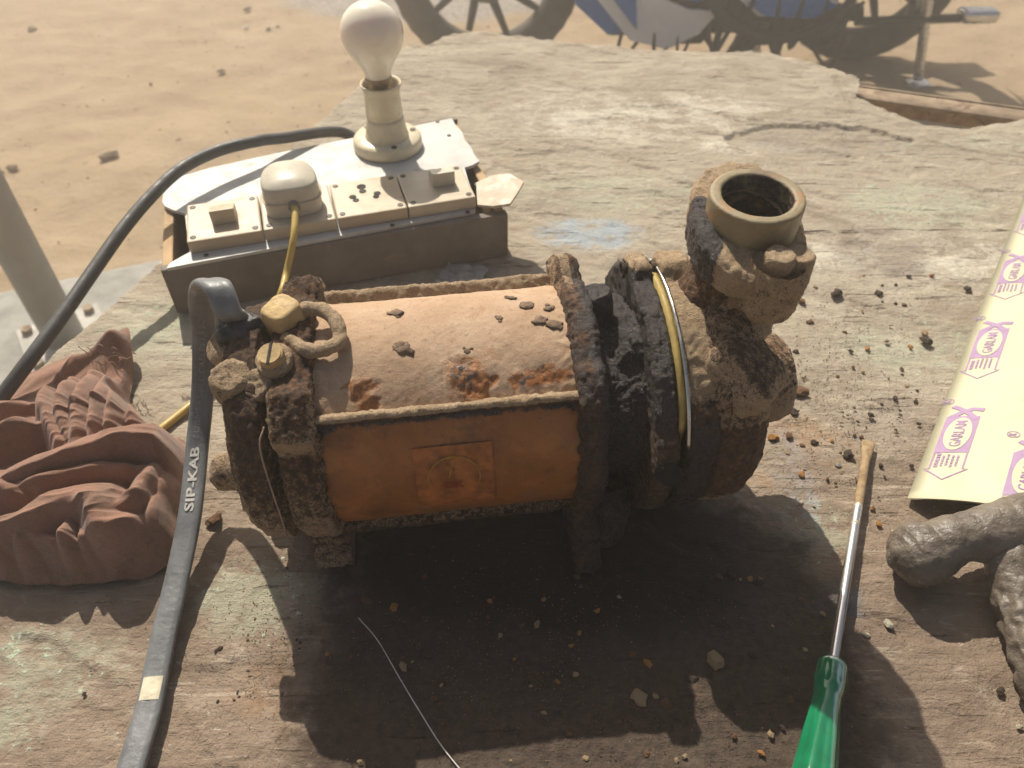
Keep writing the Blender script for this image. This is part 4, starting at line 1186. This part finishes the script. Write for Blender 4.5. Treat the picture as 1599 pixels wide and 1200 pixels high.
    cc = t.mix(t.math('MULTIPLY', t.rng(n3, .45, .65), .25), cc, (0.42, 0.27, 0.20))
    b = t.bump(n2, .0012, .6); b = t.bump(n3, .0006, .9, b)
    m = t.out(cc, .95, b, spec=.1, **{'Sheen Weight': .25, 'Sheen Roughness': .6})
    o = mk('cloth', V.reshape(-1, 3), grid_faces(nr, nt, True), m, loc=(c[0], c[1], 0))
    if np.mean(normals(V.reshape(-1, 3), grid_faces(nr, nt, True))[:, 2]) < 0: o.data.flip_normals()
    tag(o, 'crumpled reddish brown cotton rag heaped at the left of the bench', 'rag')
    # frayed threads at the torn corner
    for k in range(16):
        p = at(random.uniform(128, 205), random.uniform(540, 578), .030); d = np.array([random.uniform(-1, 1), random.uniform(-1, .6), random.uniform(.1, .9)]) * .007
        V, F = tube(catmull([p - (0, 0, .006), p + d, p + d * 1.6 + np.array([random.uniform(-.003, .003), random.uniform(-.003, .003), -.002])], 4), .00035, 5)
        mk('frayed_thread', V, F, m, o)
make_cloth()

# ------------------------------------------------------------------ screwdriver
tip = at(1357, 690, .0045); col_ = at(1300, 1040, .0135)
dr = (col_ - tip); Ls = np.linalg.norm(dr); dr = dr / Ls
sdv = empty('screwdriver', tuple(np.r_[(tip + dr * .2)[:2], 0]), 'long flat screwdriver with clear green handle and rusty tip', 'screwdriver')
t = NT('screwdriver_blade')
pp = t.n('ShaderNodeSeparateXYZ'); t.link(t.co, pp.inputs[0])
ru = t.attr('rust')
n = t.noise(150, 5, .65)
rm = t.mask(ru, n, .12, .8)
cc = t.mix(rm, (0.66, 0.65, 0.63), t.ramp(n, (.3, (.16, .09, .04)), (.6, (.34, .24, .13))))
m_bl = t.out(cc, t.mix(rm, (.24,) * 3, (.85,) * 3), t.bump(n, .0003, .5), metal=t.math('SUBTRACT', .9, t.math('MULTIPLY', rm, .9)))
ts = np.linspace(0, 1, 70)
path_ = tip + ts[:, None] * (col_ + dr * .005 - tip)
rad = np.full(70, .0031); 
V, F = tube(path_, rad, 18)
ax_side = np.cross(dr, (0, 0, 1)); ax_side /= np.linalg.norm(ax_side)
tp = np.repeat(ts, 18)
flat = smooth(.13, .0, tp)
d = V - np.repeat(path_, 18, 0)
dz = d[:, 2:3] * np.array([0, 0, 1.0]); V = V - dz * (flat * .72)[:, None] + (d @ ax_side)[:, None] * ax_side * (flat * .55)[:, None]
mk('blade', V, F, m_bl, sdv, attrs={'rust': np.clip(smooth(.42, .26, tp) + .5 * smooth(.02, .0, np.abs(tp - .42)), 0, 1)})
t = NT('clear_green_acetate'); n = t.noise(60, 3)
m_h = t.out(t.ramp(n, (.3, (0.005, 0.21, 0.085)), (.7, (0.012, 0.34, 0.15))), .14, spec=.5, **{'Transmission Weight': .45, 'IOR': 1.45, 'Coat Weight': .3})
prof = np.array([(-.002, 1e-4), (-.002, .0076), (.000, .0086), (.010, .0090), (.0135, .0088), (.020, .0078), (.030, .0082), (.045, .0098), (.070, .0118), (.095, .0124), (.106, .0118), (.112, .0095), (.114, 1e-4)])
V, F, s, T, r = lathe(prof, col_, dr, (0, 0, 1), 96, .0015, lambda s, r, T: r * (1 - .10 * smooth(.022, .045, s) * np.abs(np.sin(3 * T)) ** 3 - .05 * smooth(.004, .0, np.abs(s - .008) - .004) * np.abs(np.sin(4 * T)) ** 4))
sh = smooth(.0, .1, s) * .0
mk('handle', V + np.array([0, 0, .0]), F, m_h, sdv)

# ------------------------------------------------------------------ grease-caked hammer
M['wet_grease'] = None
t = NT('grey_grease_coat')
n1 = t.noise(45, 5, .6); n2 = t.noise(190, 5, .6); n3 = t.noise(600, 3)
cc = t.ramp(n1, (.3, (0.085, 0.066, 0.050)), (.55, (0.15, 0.122, 0.095)), (.75, (0.21, 0.178, 0.145)))
cc = t.mix(t.rng(n2, .55, .7, 0, .6), cc, (0.19, 0.15, 0.10))
M['wet_grease'] = t.out(cc, t.rng(n2, .35, .65, .25, .60), t.bump(n3, .0004, .6, t.bump(n2, .0022, .7)), spec=.5)
def greasy(name, path, rad, parent, amp, seed, seg=90):
    path = catmull(path, 22); rad = np.interp(np.linspace(0, 1, len(path)), np.linspace(0, 1, len(rad)), rad)
    V, F = tube(path, rad, seg, True, ref=(0, 0, 1))
    q = [f for f in F if len(f) == 4]
    Nn = normals(V, np.array(q))
    if (Nn * (V - np.repeat(path, seg, 0))).sum() < 0: Nn = -Nn
    lump_ = .55 * fbm(V, 36, 3, seed) + .75 * (1 - 2 * np.abs(pnoise(V, 95, seed + 3))) * smooth(-.1, .3, pnoise(V, 40, seed + 4)) + .35 * fbm(V, 170, 2, seed + 6)
    V = V + Nn * (amp * lump_)[:, None]
    V[:, 2] = np.maximum(V[:, 2], .0008)
    return mk(name, V, F, M['wet_grease'], parent)
hroot = empty('hammer', (.32, .27, 0), 'hammer caked in shiny grey grease under the edge of the yellow sheet', 'hammer')
H0 = np.array([.259, .272, .021]); H1 = np.array([.318, .283, .034]); H2 = np.array([.440, .315, .032])
hd = greasy('hammer_head', [H0 + (-.016, -.003, -.004), H0 + (-.010, -.002, -.002), H0, H0 + (.014, .003, .005), H0 + (.028, .006, .012), H1, H1 + (.02, .006, 0), (H1 + H2) / 2, H2], [.002, .011, .0175, .0200, .0195, .0165, .0150, .0185, .0205, .0200, .0190, .018, .018], hroot, .0014, 3)
hp0 = np.array([.314, .270, .030])
greasy('hammer_handle', [hp0 + (.003, .012, .002), hp0, np.array([.312, .236, .021]), np.array([.309, .205, .0165]), np.array([.303, .15, .015]), np.array([.29, .06, .014])], [.013, .0150, .0145, .0135, .0130, .0128, .0128], hroot, .0032, 8)

# ------------------------------------------------------------------ yellow gasket sheet with its print
SP = np.array([0.2824, 0.331]); DP = np.array([.560, .8285]); DQ = np.array([.8285, -.560])
def sheet(p, q, h=0.0):
    xy = SP + p * DP + q * DQ
    rise = .0012 * math.sin(p * 31 + q * 17) * min(1, max(q, 0) / .05) + .060 * (1 - math.exp(-max(q, 0) / .075)) * (1 - .35 * float(smooth(0, .45, p))) + .004 * math.sin(p * 9) * min(1, max(q, 0) / .08)
    return np.array([xy[0], xy[1], .0035 + rise + h])
sh_root = empty('gasket_sheet', tuple(np.r_[SP + .2 * DP + .1 * DQ, 0]), 'pale yellow jointing sheet printed with purple logos, at the right edge', 'sheet')
npn, nq = 60, 40
P_ = np.linspace(0, .56, npn); Q_ = np.linspace(0, .40, nq) ** 1.0
top = np.array([[sheet(p, q) for q in Q_] for p in P_]).reshape(-1, 3)
botm = top - np.array([0, 0, .0012])
F = grid_faces(npn, nq)
idx = np.arange(npn * nq).reshape(npn, nq); N0 = npn * nq
ri = np.concatenate([idx[:, 0], idx[-1, 1:], idx[-2::-1, -1], idx[0, -2:0:-1]]); k = np.arange(len(ri)); k2 = (k + 1) % len(ri)
Fall = np.concatenate([F, F[:, ::-1] + N0, np.stack([ri[k], N0 + ri[k], N0 + ri[k2], ri[k2]], -1)])
if normals(top, F)[:, 2].mean() < 0: Fall = Fall[:, ::-1]
M['sheet'] = plain('pale_yellow_fibre_sheet', (0.55, 0.51, 0.345), 0.6, 0, 0.06, 30, 0.0001)
mk('sheet', np.concatenate([top, botm]), Fall, M['sheet'], sh_root)
M['purple'] = plain('faded_purple_print', (0.335, 0.215, 0.35), 0.65, 0, 0.08, 80, 0)
gtv, gtf = text_pts('GARLAM', .012)
def to_sheet(pts, h): return np.array([sheet(max(p, .0004), q, h) for p, q in pts])   # print is cut off at the sheet edge
def flat_poly(pts, h):
    V = to_sheet(pts, h); return V, [tuple(range(len(pts)))]
def stroke(pts, wd, h):
    P = resample(np.array(pts, float), .004); d = np.gradient(P, axis=0); d /= np.linalg.norm(d, axis=1, keepdims=True)
    nn = np.stack([-d[:, 1], d[:, 0]], -1) * wd / 2
    n = len(P)
    return to_sheet(np.concatenate([P + nn, P - nn]), h), [(i, i + 1, n + i + 1, n + i) for i in range(n - 1)]
stv, stf = text_pts('R', .01)
def logo(p0, q0):
    parts = []
    W_ = .72
    # block (p along the sheet edge, q across)
    gp = np.linspace(.030, .074, 8); gq = np.linspace(-.0135, .0135, 6) * W_
    V = to_sheet([(p0 + a_, q0 + b_) for a_ in gp for b_ in gq], .0003); parts.append((V, [tuple(f) for f in grid_faces(8, 6)]))
    # ribbons crossing above the block
    parts.append(stroke([(p0 + .073, q0 - .010 * W_), (p0 + .079, q0 - .002 * W_), (p0 + .083, q0 + .006 * W_), (p0 + .082, q0 + .015 * W_)], .0042, .0004))
    parts.append(stroke([(p0 + .070, q0 + .011 * W_), (p0 + .077, q0 + .004 * W_), (p0 + .083, q0 - .004 * W_), (p0 + .087, q0 - .011 * W_)], .0038, .0005))
    # arrow-shaped tab with lines of small print
    tab = [(.030, -.0105), (.030, -.0125), (.012, -.0125), (.012, -.0165), (.0, .0), (.012, .0165), (.012, .0125), (.030, .0125)]
    parts.append(stroke([(p0 + a_, q0 + b_ * W_) for a_, b_ in tab], .0010, .0004))
    for j, b_ in enumerate((-.0085, -.0045, -.001, .0028, .0066)):
        a_ = .0135 + (j % 3) * .001
        while a_ < .027:
            l = random.uniform(.0015, .0035)
            parts.append(stroke([(p0 + a_, q0 + b_ * W_), (p0 + min(a_ + l, .029), q0 + b_ * W_)], .0022 if j == 0 else .0013, .0005))
            a_ += l + .0009
    ring_ = [(p0 + .094 + .0036 * math.cos(t_), q0 - .0125 + .0036 * math.sin(t_)) for t_ in np.linspace(0, 6.4, 16)]
    parts.append(stroke(ring_, .0006, .0004))
    kx = .0036 / stv[:, 0].max()
    parts.append((to_sheet([(p0 + .0922 + x * kx, q0 - .0125 - (y * kx - .0018)) for x, y in stv], .0005), stf))
    V, F = join(*parts)
    lg = mk('printed_logo', V, F, M['purple'], sh_root, smooth_shade=False)
    el = [(p0 + .052 + .0195 * math.cos(t_), q0 + .0105 * W_ * math.sin(t_)) for t_ in np.linspace(0, 2 * np.pi, 40, endpoint=False)]
    V, F = flat_poly(el, .0007)
    mk('logo_oval', V, F, M['sheet'], lg, smooth_shade=False)
    kx = .031 / gtv[:, 0].max(); ky = .0066 / gtv[:, 1].max()
    V = to_sheet([(p0 + .052 - .0155 + x * kx, q0 - (y * ky - .0033)) for x, y in gtv], .0011)
    mk('lettering', V, gtf, M['purple'], lg, smooth_shade=False)
for c_, q0 in enumerate((.0145, .058, .105, .150, .195, .240, .285, .330)):
    for k_ in range(5):
        p0 = (.020 if c_ % 2 == 0 else -.020) + .1245 * k_
        if p0 + .095 < .56: logo(p0, q0)

# ------------------------------------------------------------------ parked motorcycle behind the bench
M['tyre'] = plain('dusty_tyre', (0.075, 0.062, 0.050), 0.85, 0, 0.4, 25, 0.001, dirt_shade=((0.25, 0.17, 0.10), 0.60))
M['chrome'] = plain('dull_chrome', (0.62, 0.62, 0.62), 0.25, 1.0, 0.15, 20, 0.0001)
M['black_metal'] = plain('dirty_black_metal', (0.030, 0.028, 0.026), 0.5, 0, 0.4, 20, 0.0004, dirt_shade=((0.15, 0.10, 0.06), 0.63))
M['alloy'] = plain('oily_alloy', (0.24, 0.23, 0.21), 0.45, 0.7, 0.35, 20, 0.0005)
M['blue_paint'] = plain('blue_paint', (0.03, 0.16, 0.50), 0.25, 0, 0.1, 8, 0)
M['white_paint'] = plain('white_paint', (0.80, 0.82, 0.84), 0.25, 0, 0.08, 8, 0)
M['seat'] = plain('black_vinyl', (0.02, 0.02, 0.02), 0.5, 0, 0.3, 20, 0.0005)
MB = np.array([0.54, 2.60, GZ]); MR = R(3)
def mw(p):
    p = np.asarray(p, float); c, s = math.cos(MR), math.sin(MR)
    return np.stack([MB[0] + p[..., 0] * c - p[..., 1] * s, MB[1] + p[..., 0] * s + p[..., 1] * c, MB[2] + p[..., 2]], -1)
bike = empty('motorcycle', tuple(MB), 'blue and white motorcycle with black wheels parked beyond the bench', 'motorcycle')
def mt(name, pts, r, mat, par=bike, seg=12, n=8, straight=False):
    P = resample(np.array(pts, float), .03) if straight else catmull(pts, n)
    V, F = tube(mw(P), r, seg)
    return mk(name, V, F, M[mat], par)
def mbox(name, c, size, mat, par=bike, bev=.01, shear=0.0):
    V, F = rbox((0, 0, 0), size, None, bev, 3)
    V[:, 0] += shear * V[:, 2]
    return mk(name, mw(V + np.array(c)), F, M[mat], par, smooth_shade=True)
def wheel(cx):
    th = np.linspace(0, 2 * np.pi, 72, endpoint=False)
    ph = np.linspace(0, 2 * np.pi, 16, endpoint=False)
    cz = .300
    rr = .248 + .050 * np.cos(ph); yy = .052 * np.sin(ph)
    V = np.array([[(cx + (r_ + .003 * (k % 2) * (r_ > .285)) * math.cos(t_), y_, cz + (r_ + .003 * (k % 2) * (r_ > .285)) * math.sin(t_)) for r_, y_ in zip(rr, yy)] for k, t_ in enumerate(th)])
    i = np.arange(72)[:, None]; j = np.arange(16)[None]
    F = np.stack([i * 16 + j, i * 16 + (j + 1) % 16, ((i + 1) % 72) * 16 + (j + 1) % 16, ((i + 1) % 72) * 16 + j], -1).reshape(-1, 4)
    ty = mk('tyre', mw(V.reshape(-1, 3)), F, M['tyre'], bike)
    if (normals(mw(V.reshape(-1, 3)), F) * (mw(V.reshape(-1, 3)) - mw(np.array([cx, 0, cz])))).sum() < 0: ty.data.flip_normals()
    V, F = tube(mw(np.array([(cx + .212 * math.cos(t_), 0, cz + .212 * math.sin(t_)) for t_ in th])), .013, 10, closed=True)
    mk('rim', V, F, M['black_metal'], ty)
    V, F = tube(mw(np.array([(cx, -.07, cz), (cx, .07, cz)])), .075, 28)
    mk('hub', V, F, M['alloy'], ty)
    for k in range(10):
        a_ = k * math.pi / 5
        V, F = tube(mw(np.array([(cx + .06 * math.cos(a_ - .2), 0, cz + .06 * math.sin(a_ - .2)), (cx + .205 * math.cos(a_), 0, cz + .205 * math.sin(a_))])), np.array([.016, .010]), 8)
        mk('spoke', V, F, M['black_metal'], ty)
wheel(-.62); wheel(.60)
mbox('engine_block', (.02, 0, .29), (.30, .22, .17), 'alloy', bev=.03)
mbox('engine_cylinder', (-.10, 0, .43), (.13, .15, .17), 'alloy', bev=.01, shear=-.35)
for k in range(7):
    mbox('cooling_fin', (-.075 - .012 * k, 0, .365 + .022 * k), (.16, .19, .006), 'alloy', bev=.001)
mbox('crankcase_cover', (.05, -.125, .27), (.20, .05, .16), 'black_metal', bev=.022)
mt('frame_tube', [(-.42, 0, .80), (-.33, 0, .50), (-.25, 0, .22), (.10, 0, .175), (.28, 0, .22), (.32, 0, .55)], .017, 'black_metal')
mt('frame_tube', [(-.42, 0, .80), (0, 0, .74), (.45, 0, .70), (.75, 0, .72)], .018, 'black_metal')
for sy in (-.11, .11):
    mt('fork_leg', [(-.62, sy, .29), (-.50, sy, .60), (-.42, sy * .9, .86)], .019, 'chrome')
    mt('swing_arm', [(.24, sy * .9, .27), (.60, sy * .9, .30)], .016, 'black_metal', straight=True)
    mt('shock_absorber', [(.56, sy * 1.15, .31), (.44, sy * 1.1, .66)], .024, 'chrome', straight=True)
    mt('handlebar', [(-.43, 0, .90), (-.40, sy * 1.2, .96), (-.32, sy * 2.8, .98)], .012, 'chrome')
# mudguards
for cx, a0, a1 in ((-.62, 25, 165), (.60, 10, 150)):
    A_ = np.radians(np.linspace(a0, a1, 24)); Yc = np.linspace(-.065, .065, 8)
    V = np.array([[(cx + (.325 - 1.6 * y_ * y_) * math.cos(t_), y_, .30 + (.325 - 1.6 * y_ * y_) * math.sin(t_)) for y_ in Yc] for t_ in A_]).reshape(-1, 3)
    o = mk('mudguard', mw(V), grid_faces(24, 8), M['black_metal'], bike)
    o.modifiers.new('thickness', 'SOLIDIFY').thickness = .003
# tank, seat, side panel, lower fairings
V, F, *_ = lathe([(-.20, 1e-4), (-.19, .05), (-.12, .115), (0, .13), (.12, .10), (.18, .06), (.19, 1e-4)], (0, 0, 0), (1, 0, -.1), (0, 0, 1), 32)
mk('fuel_tank', mw(V * np.array([1.1, 1, .9]) + np.array([-.18, 0, .79])), F, M['blue_paint'], bike)
mbox('seat', (.36, 0, .79), (.62, .24, .09), 'seat', bev=.035)
mbox('tail_panel', (.52, 0, .70), (.40, .20, .10), 'blue_paint', bev=.035)
mbox('headlamp_cowl', (-.52, 0, .84), (.16, .20, .20), 'blue_paint', bev=.06)
def fairing(name, pts, y, mat, bulge=.02):
    V, F = poly_prism([(p[0], p[1]) for p in pts], 0, .012)
    V = np.stack([V[:, 0], y - V[:, 2], V[:, 1]], -1)
    return mk(name, mw(V), F, M[mat], bike, smooth_shade=False)
fairing('belly_panel', [(-.36, .40), (-.30, .27), (-.19, .150), (-.07, .120), (.02, .165), (.07, .23), (-.02, .235), (-.12, .275), (-.22, .40)], -.175, 'white_paint')
fairing('belly_stripe', [(-.32, .40), (-.26, .28), (-.175, .185), (-.19, .29), (-.25, .40)], -.189, 'blue_paint')
fairing('side_panel', [(.06, .42), (.10, .28), (.20, .205), (.36, .195), (.44, .24), (.42, .42)], -.150, 'white_paint')
fairing('side_stripe', [(.16, .245), (.22, .208), (.37, .200), (.435, .235), (.30, .285)], -.164, 'blue_paint')
mbox('engine_skirt', (.08, .03, .22), (.66, .18, .22), 'black_metal', bev=.03)
mbox('gear_case', (.30, -.03, .30), (.26, .20, .16), 'black_metal', bev=.04)
mbox('battery_box', (.30, -.02, .50), (.34, .22, .24), 'black_metal', bev=.03)
fairing('front_cowl', [(-.46, .70), (-.44, .45), (-.36, .25), (-.26, .165), (-.20, .165), (-.27, .30), (-.22, .45), (-.26, .70)], -.160, 'blue_paint')
fairing('lower_cowl', [(-.22, .42), (-.14, .28), (.05, .24), (.10, .30), (.06, .44)], -.150, 'blue_paint')
mbox('chain_case', (.44, -.085, .30), (.56, .035, .13), 'black_metal', bev=.03)
mbox('mud_flap', (.30, -.02, .15), (.10, .16, .12), 'black_metal', bev=.01, shear=.3)
for k_ in range(9):
    x_ = -.20 + .075 * k_
    mt('loose_cable', [(x_, -.17, .26), (x_ + random.uniform(-.04, .05), -.19, random.uniform(.06, .14)), (x_ + random.uniform(.03, .12), -.16, .24)], random.uniform(.004, .008), 'black_metal', n=6)
mbox('kick_plate', (-.02, -.15, .17), (.16, .03, .09), 'black_metal', bev=.008, shear=.4)
mbox('brake_drum_arm', (.44, -.13, .20), (.20, .03, .05), 'black_metal', bev=.01, shear=-.3)
mbox('number_stay', (.18, -.16, .13), (.07, .03, .13), 'black_metal', bev=.006, shear=.5)
# saree guard loop, foot rests, stands, exhaust
mt('guard_loop', [(.00, -.20, .42), (.03, -.215, .28), (.10, -.22, .205), (.22, -.225, .165), (.33, -.225, .170), (.42, -.22, .215), (.47, -.21, .32), (.47, -.20, .44)], .015, 'black_metal')
mt('guard_bar', [(.03, -.215, .28), (.01, -.10, .20)], .010, 'black_metal', straight=True)
mt('exhaust_pipe', [(-.16, .10, .42), (-.26, .13, .36), (-.22, .14, .22), (.0, .15, .19), (.35, .16, .24)], .022, 'chrome')
mt('muffler', [(.33, .16, .24), (.62, .175, .29), (.92, .19, .34)], .045, 'chrome', seg=20)
mt('side_stand', [(.655, -.17, .46), (.69, -.185, .30), (.745, -.215, .02)], .015, 'chrome', straight=True)
mbox('stand_foot', (.748, -.217, .006), (.07, .05, .012), 'chrome', bev=.003)
mt('foot_rest', [(.50, -.18, .190), (.70, -.20, .200), (.84, -.21, .205)], .013, 'black_metal')
mbox('foot_plate', (.855, -.215, .215), (.11, .06, .035), 'chrome', bev=.012)
mt('centre_stand', [(.22, -.12, .22), (.30, -.17, .06), (.33, -.18, .015)], .014, 'black_metal')
mt('centre_stand', [(.22, .12, .22), (.30, .17, .06), (.33, .18, .015)], .014, 'black_metal')
mt('gear_lever', [(.00, -.16, .20), (.10, -.19, .10), (.17, -.20, .12)], .008, 'black_metal')
mt('brake_cable', [(.30, -.15, .26), (.40, -.19, .10), (.47, -.17, .06), (.50, -.12, .20)], .006, 'black_metal')
mbox('chain_guard', (.38, -.10, .31), (.50, .02, .09), 'black_metal', bev=.008)

# ------------------------------------------------------------------ crumbs of rust and mud on the bench
def crumb_mat(name, c): return plain(name, c, .92, 0, .45, 160, .0006)
CM = dict(dark=crumb_mat('dark_rust_crumb', (.065, .045, .032)), orange=crumb_mat('orange_rust_crumb', (.42, .20, .06)), tan=crumb_mat('dried_mud_crumb', (.42, .30, .17)),
          pale=crumb_mat('pale_chip', (.58, .52, .40)), grey=crumb_mat('grey_chip', (.28, .27, .26)), brown=crumb_mat('brown_rust_crumb', (.17, .09, .045)))
CMESH = {k: [lump_mesh(k + '_crumb', m, 200 + 7 * i + len(k), .55, .62) for i in range(3)] for k, m in CM.items()}
NAMED = [(1307, 462, 17, 'dark', 'largest dark rust crumb, between the outlet pipe and the yellow sheet'), (1371, 460, 13, 'dark', 'dark crumb right of the largest rust crumb'),
 (1511, 453, 12, 'dark', 'flat dark crumb beside the upper edge of the yellow sheet'), (1445, 536, 17, 'dark', 'dark curled rust flake near the middle of the yellow sheet edge'),
 (1444, 522, 13, 'tan', 'tan chip resting against the dark curled flake'), (1252, 472, 12, 'brown', 'thin brown splinter just right of the pump outlet'), (1265, 505, 11, 'brown', 'brown crumb below the thin splinter by the pump outlet'),
 (1356, 545, 8, 'orange', 'small orange rust grain in the middle of the clear bench area'), (1398, 623, 9, 'dark', 'dark crumb up and right of the screwdriver tip'), (1360, 650, 10, 'dark', 'dark crumb just above the screwdriver tip'),
 (1325, 712, 18, 'dark', 'broad dark crumb left of the screwdriver tip'), (1250, 615, 24, 'brown', 'big rusty flake lying beside the suction boss'), (1240, 645, 13, 'dark', 'dark crumb under the big rusty flake'),
 (1272, 692, 11, 'dark', 'dark crumb between the suction boss and the screwdriver'), (1251, 742, 11, 'orange', 'bright orange rust chip right of the pump casing'), (1251, 787, 8, 'pale', 'cream pebble right of the pump casing'),
 (1309, 728, 9, 'grey', 'grey chip beside the broad dark crumb'), (1206, 685, 16, 'orange', 'orange rust lump against the pump casing'), (1232, 682, 13, 'brown', 'brown crumb beside the orange lump at the casing'),
 (1372, 820, 10, 'orange', 'orange crumb right of the screwdriver blade'), (1388, 977, 15, 'pale', 'pale flake between the screwdriver and the hammer'), (1353, 994, 10, 'pale', 'small pale chip right of the screwdriver blade'),
 (1562, 1080, 13, 'dark', 'dark crumb left of the hammer handle end'), (1592, 1135, 9, 'pale', 'white chip at the lower right corner'), (336, 815, 22, 'brown', 'brown and yellow flake beside the flat cable'),
 (132, 1084, 6, 'dark', 'tiny dark stone on the bare wood at lower left'), (572, 940, 17, 'brown', 'reddish brown lump in the shadow under the left of the pump'), (615, 950, 13, 'orange', 'orange brown chip in the shadow beside the reddish lump'),
 (630, 1042, 15, 'tan', 'tan lump in the lower left part of the shadow'), (1115, 1035, 30, 'tan', 'largest tan mud lump in the shadow of the pump'), (997, 1092, 26, 'tan', 'curved tan flake at the bottom of the shadow'),
 (1012, 1037, 13, 'orange', 'orange chip in the shadow left of the largest mud lump'), (840, 975, 11, 'tan', 'tan sliver in the middle of the black shadow'), (1185, 910, 14, 'dark', 'dark crumb at the right side of the pump shadow'),
 (1142, 900, 16, 'dark', 'dark lump right of the pump foot in the shadow'), (1040, 1100, 16, 'brown', 'brown flake beside the curved tan flake'), (1175, 1025, 12, 'dark', 'dark crumb right of the largest mud lump'), (1080, 1060, 18, 'dark', 'black shiny lump left of the largest mud lump'),
 (1244, 550, 9, 'dark', 'dark crumb right above the suction boss')]
def drop(nm, kind, u, v, px):
    p = at(u, v, 0); size = .5 * px * (CAM_H / -ray(u, v)[2]) 
    return place(nm, random.choice(CMESH[kind]), p + np.array([0, 0, -.0003]), size, random.uniform(0, 6.3), random.uniform(-.25, .25))
for u, v, px, kind, lab_ in NAMED:
    tag(drop('rust_crumb' if kind in ('dark', 'orange', 'brown') else 'mud_crumb', kind, u, v, px), lab_, 'crumb', 'single crumbs on the bench')
def scatter(n, box, kinds, lo, hi, label, group, ok=lambda u, v: True):
    c = 0
    while c < n:
        u, v = random.uniform(box[0], box[2]), random.uniform(box[1], box[3])
        if not ok(u, v): continue
        tag(drop('rust_crumb', random.choice(kinds), u, v, random.uniform(lo, hi)), label, 'crumb', group); c += 1
scatter(45, (1205, 430, 1470, 800), ['dark', 'dark', 'brown', 'orange', 'tan'], 4, 8, 'small crumb scattered on the sunlit bench right of the pump', 'small crumbs right of the pump', lambda u, v: u < 1500 - (v - 430) * .25)
scatter(70, (500, 900, 1300, 1190), ['dark', 'brown', 'brown', 'tan', 'orange'], 5, 11, 'small crumb lying in the shadow in front of the pump', 'small crumbs in front of the pump')
scatter(14, (300, 860, 470, 1100), ['dark', 'brown'], 4, 7, 'small crumb on the bench inside the cable shadow arch', 'small crumbs by the cable')
scatter(16, (1330, 560, 1600, 780), ['dark', 'brown'], 3, 6, 'small crumb on the bench left of the yellow sheet', 'small crumbs by the sheet', lambda u, v: u < 1390 + (760 - v) * .35)
# dust-like grit: nobody could count it
Vs, Fs, n0 = [], [], 0
def grit(n, box, lo, hi, lift=0.0):
    global n0
    for _ in range(n):
        u = random.gauss((box[0] + box[2]) / 2, (box[2] - box[0]) / 4); v = random.gauss((box[1] + box[3]) / 2, (box[3] - box[1]) / 4)
        p = at(u, v, 0); s = random.uniform(lo, hi) * CAM_H / -ray(u, v)[2] * .5
        a_ = random.uniform(0, 6.3); c_, s_ = math.cos(a_), math.sin(a_)
        W = tet * s * np.array([1, random.uniform(.6, 1), random.uniform(.5, 1)]) @ np.array([[c_, s_, 0], [-s_, c_, 0], [0, 0, 1]])
        Vs.append(W + p + (0, 0, s * .3)); Fs.extend([tuple(i + n0 for i in f) for f in tf]); n0 += 5
grit(2600, (480, 850, 1300, 1220), 1.5, 4.5); grit(1300, (1150, 420, 1450, 850), 1.2, 3.5); grit(500, (330, 830, 560, 1150), 1.2, 3.5); grit(500, (100, 850, 600, 1250), 1, 2.5); grit(400, (1300, 700, 1600, 1200), 1, 2.5)
t = NT('mixed_rust_grit'); n = t.noise(60, 2); n2 = t.noise(700, 2)
m = t.out(t.ramp(n2, (.3, (.03, .02, .015)), (.5, (.12, .07, .04)), (.62, (.32, .19, .09)), (.75, (.45, .36, .24))), .9)
o = mk('rust_grit', np.concatenate(Vs), Fs, m, loc=(0, .3, 0), smooth_shade=False)
tag(o, 'fine rust and mud grit spilled around the pump', 'grit', kind='stuff')
# loose thread in front of the pump
V, F = tube(catmull([at(u, v, .0012) for u, v in ((560, 965), (590, 1000), (625, 1060), (655, 1110), (690, 1165), (730, 1215))], 8), .00035, 6)
o = mk('loose_thread', V, F, plain('white_thread', (.6, .58, .54), .8), loc=tuple(at(640, 1080, 0)))
tag(o, 'thin white thread lying across the shadow in front of the pump', 'thread')

# ------------------------------------------------------------------ added haze volume standing in for lens glare
bm = bmesh.new(); bmesh.ops.create_cube(bm, size=1.0)
hm = bpy.data.meshes.new('added_haze'); bm.to_mesh(hm); bm.free()
hz = bpy.data.objects.new('added_haze', hm); COL.objects.link(hz)
hz.scale = (150, 180, 3.1); hz.location = (0, 12, GZ - 1.0 + 1.55)
m = bpy.data.materials.new('glare_haze'); m.use_nodes = True
nt_ = m.node_tree; nt_.nodes.remove(nt_.nodes['Principled BSDF'])
pv_ = nt_.nodes.new('ShaderNodeVolumePrincipled')
pv_.inputs['Color'].default_value = (0.93, 0.90, 0.84, 1); pv_.inputs['Density'].default_value = 0.09; pv_.inputs['Anisotropy'].default_value = 0.65
nt_.links.new(pv_.outputs[0], nt_.nodes['Material Output'].inputs['Volume'])
hm.materials.append(m)
tag(hz, 'thin added haze over the yard, standing in for lens glare', 'added_haze', kind='stuff')
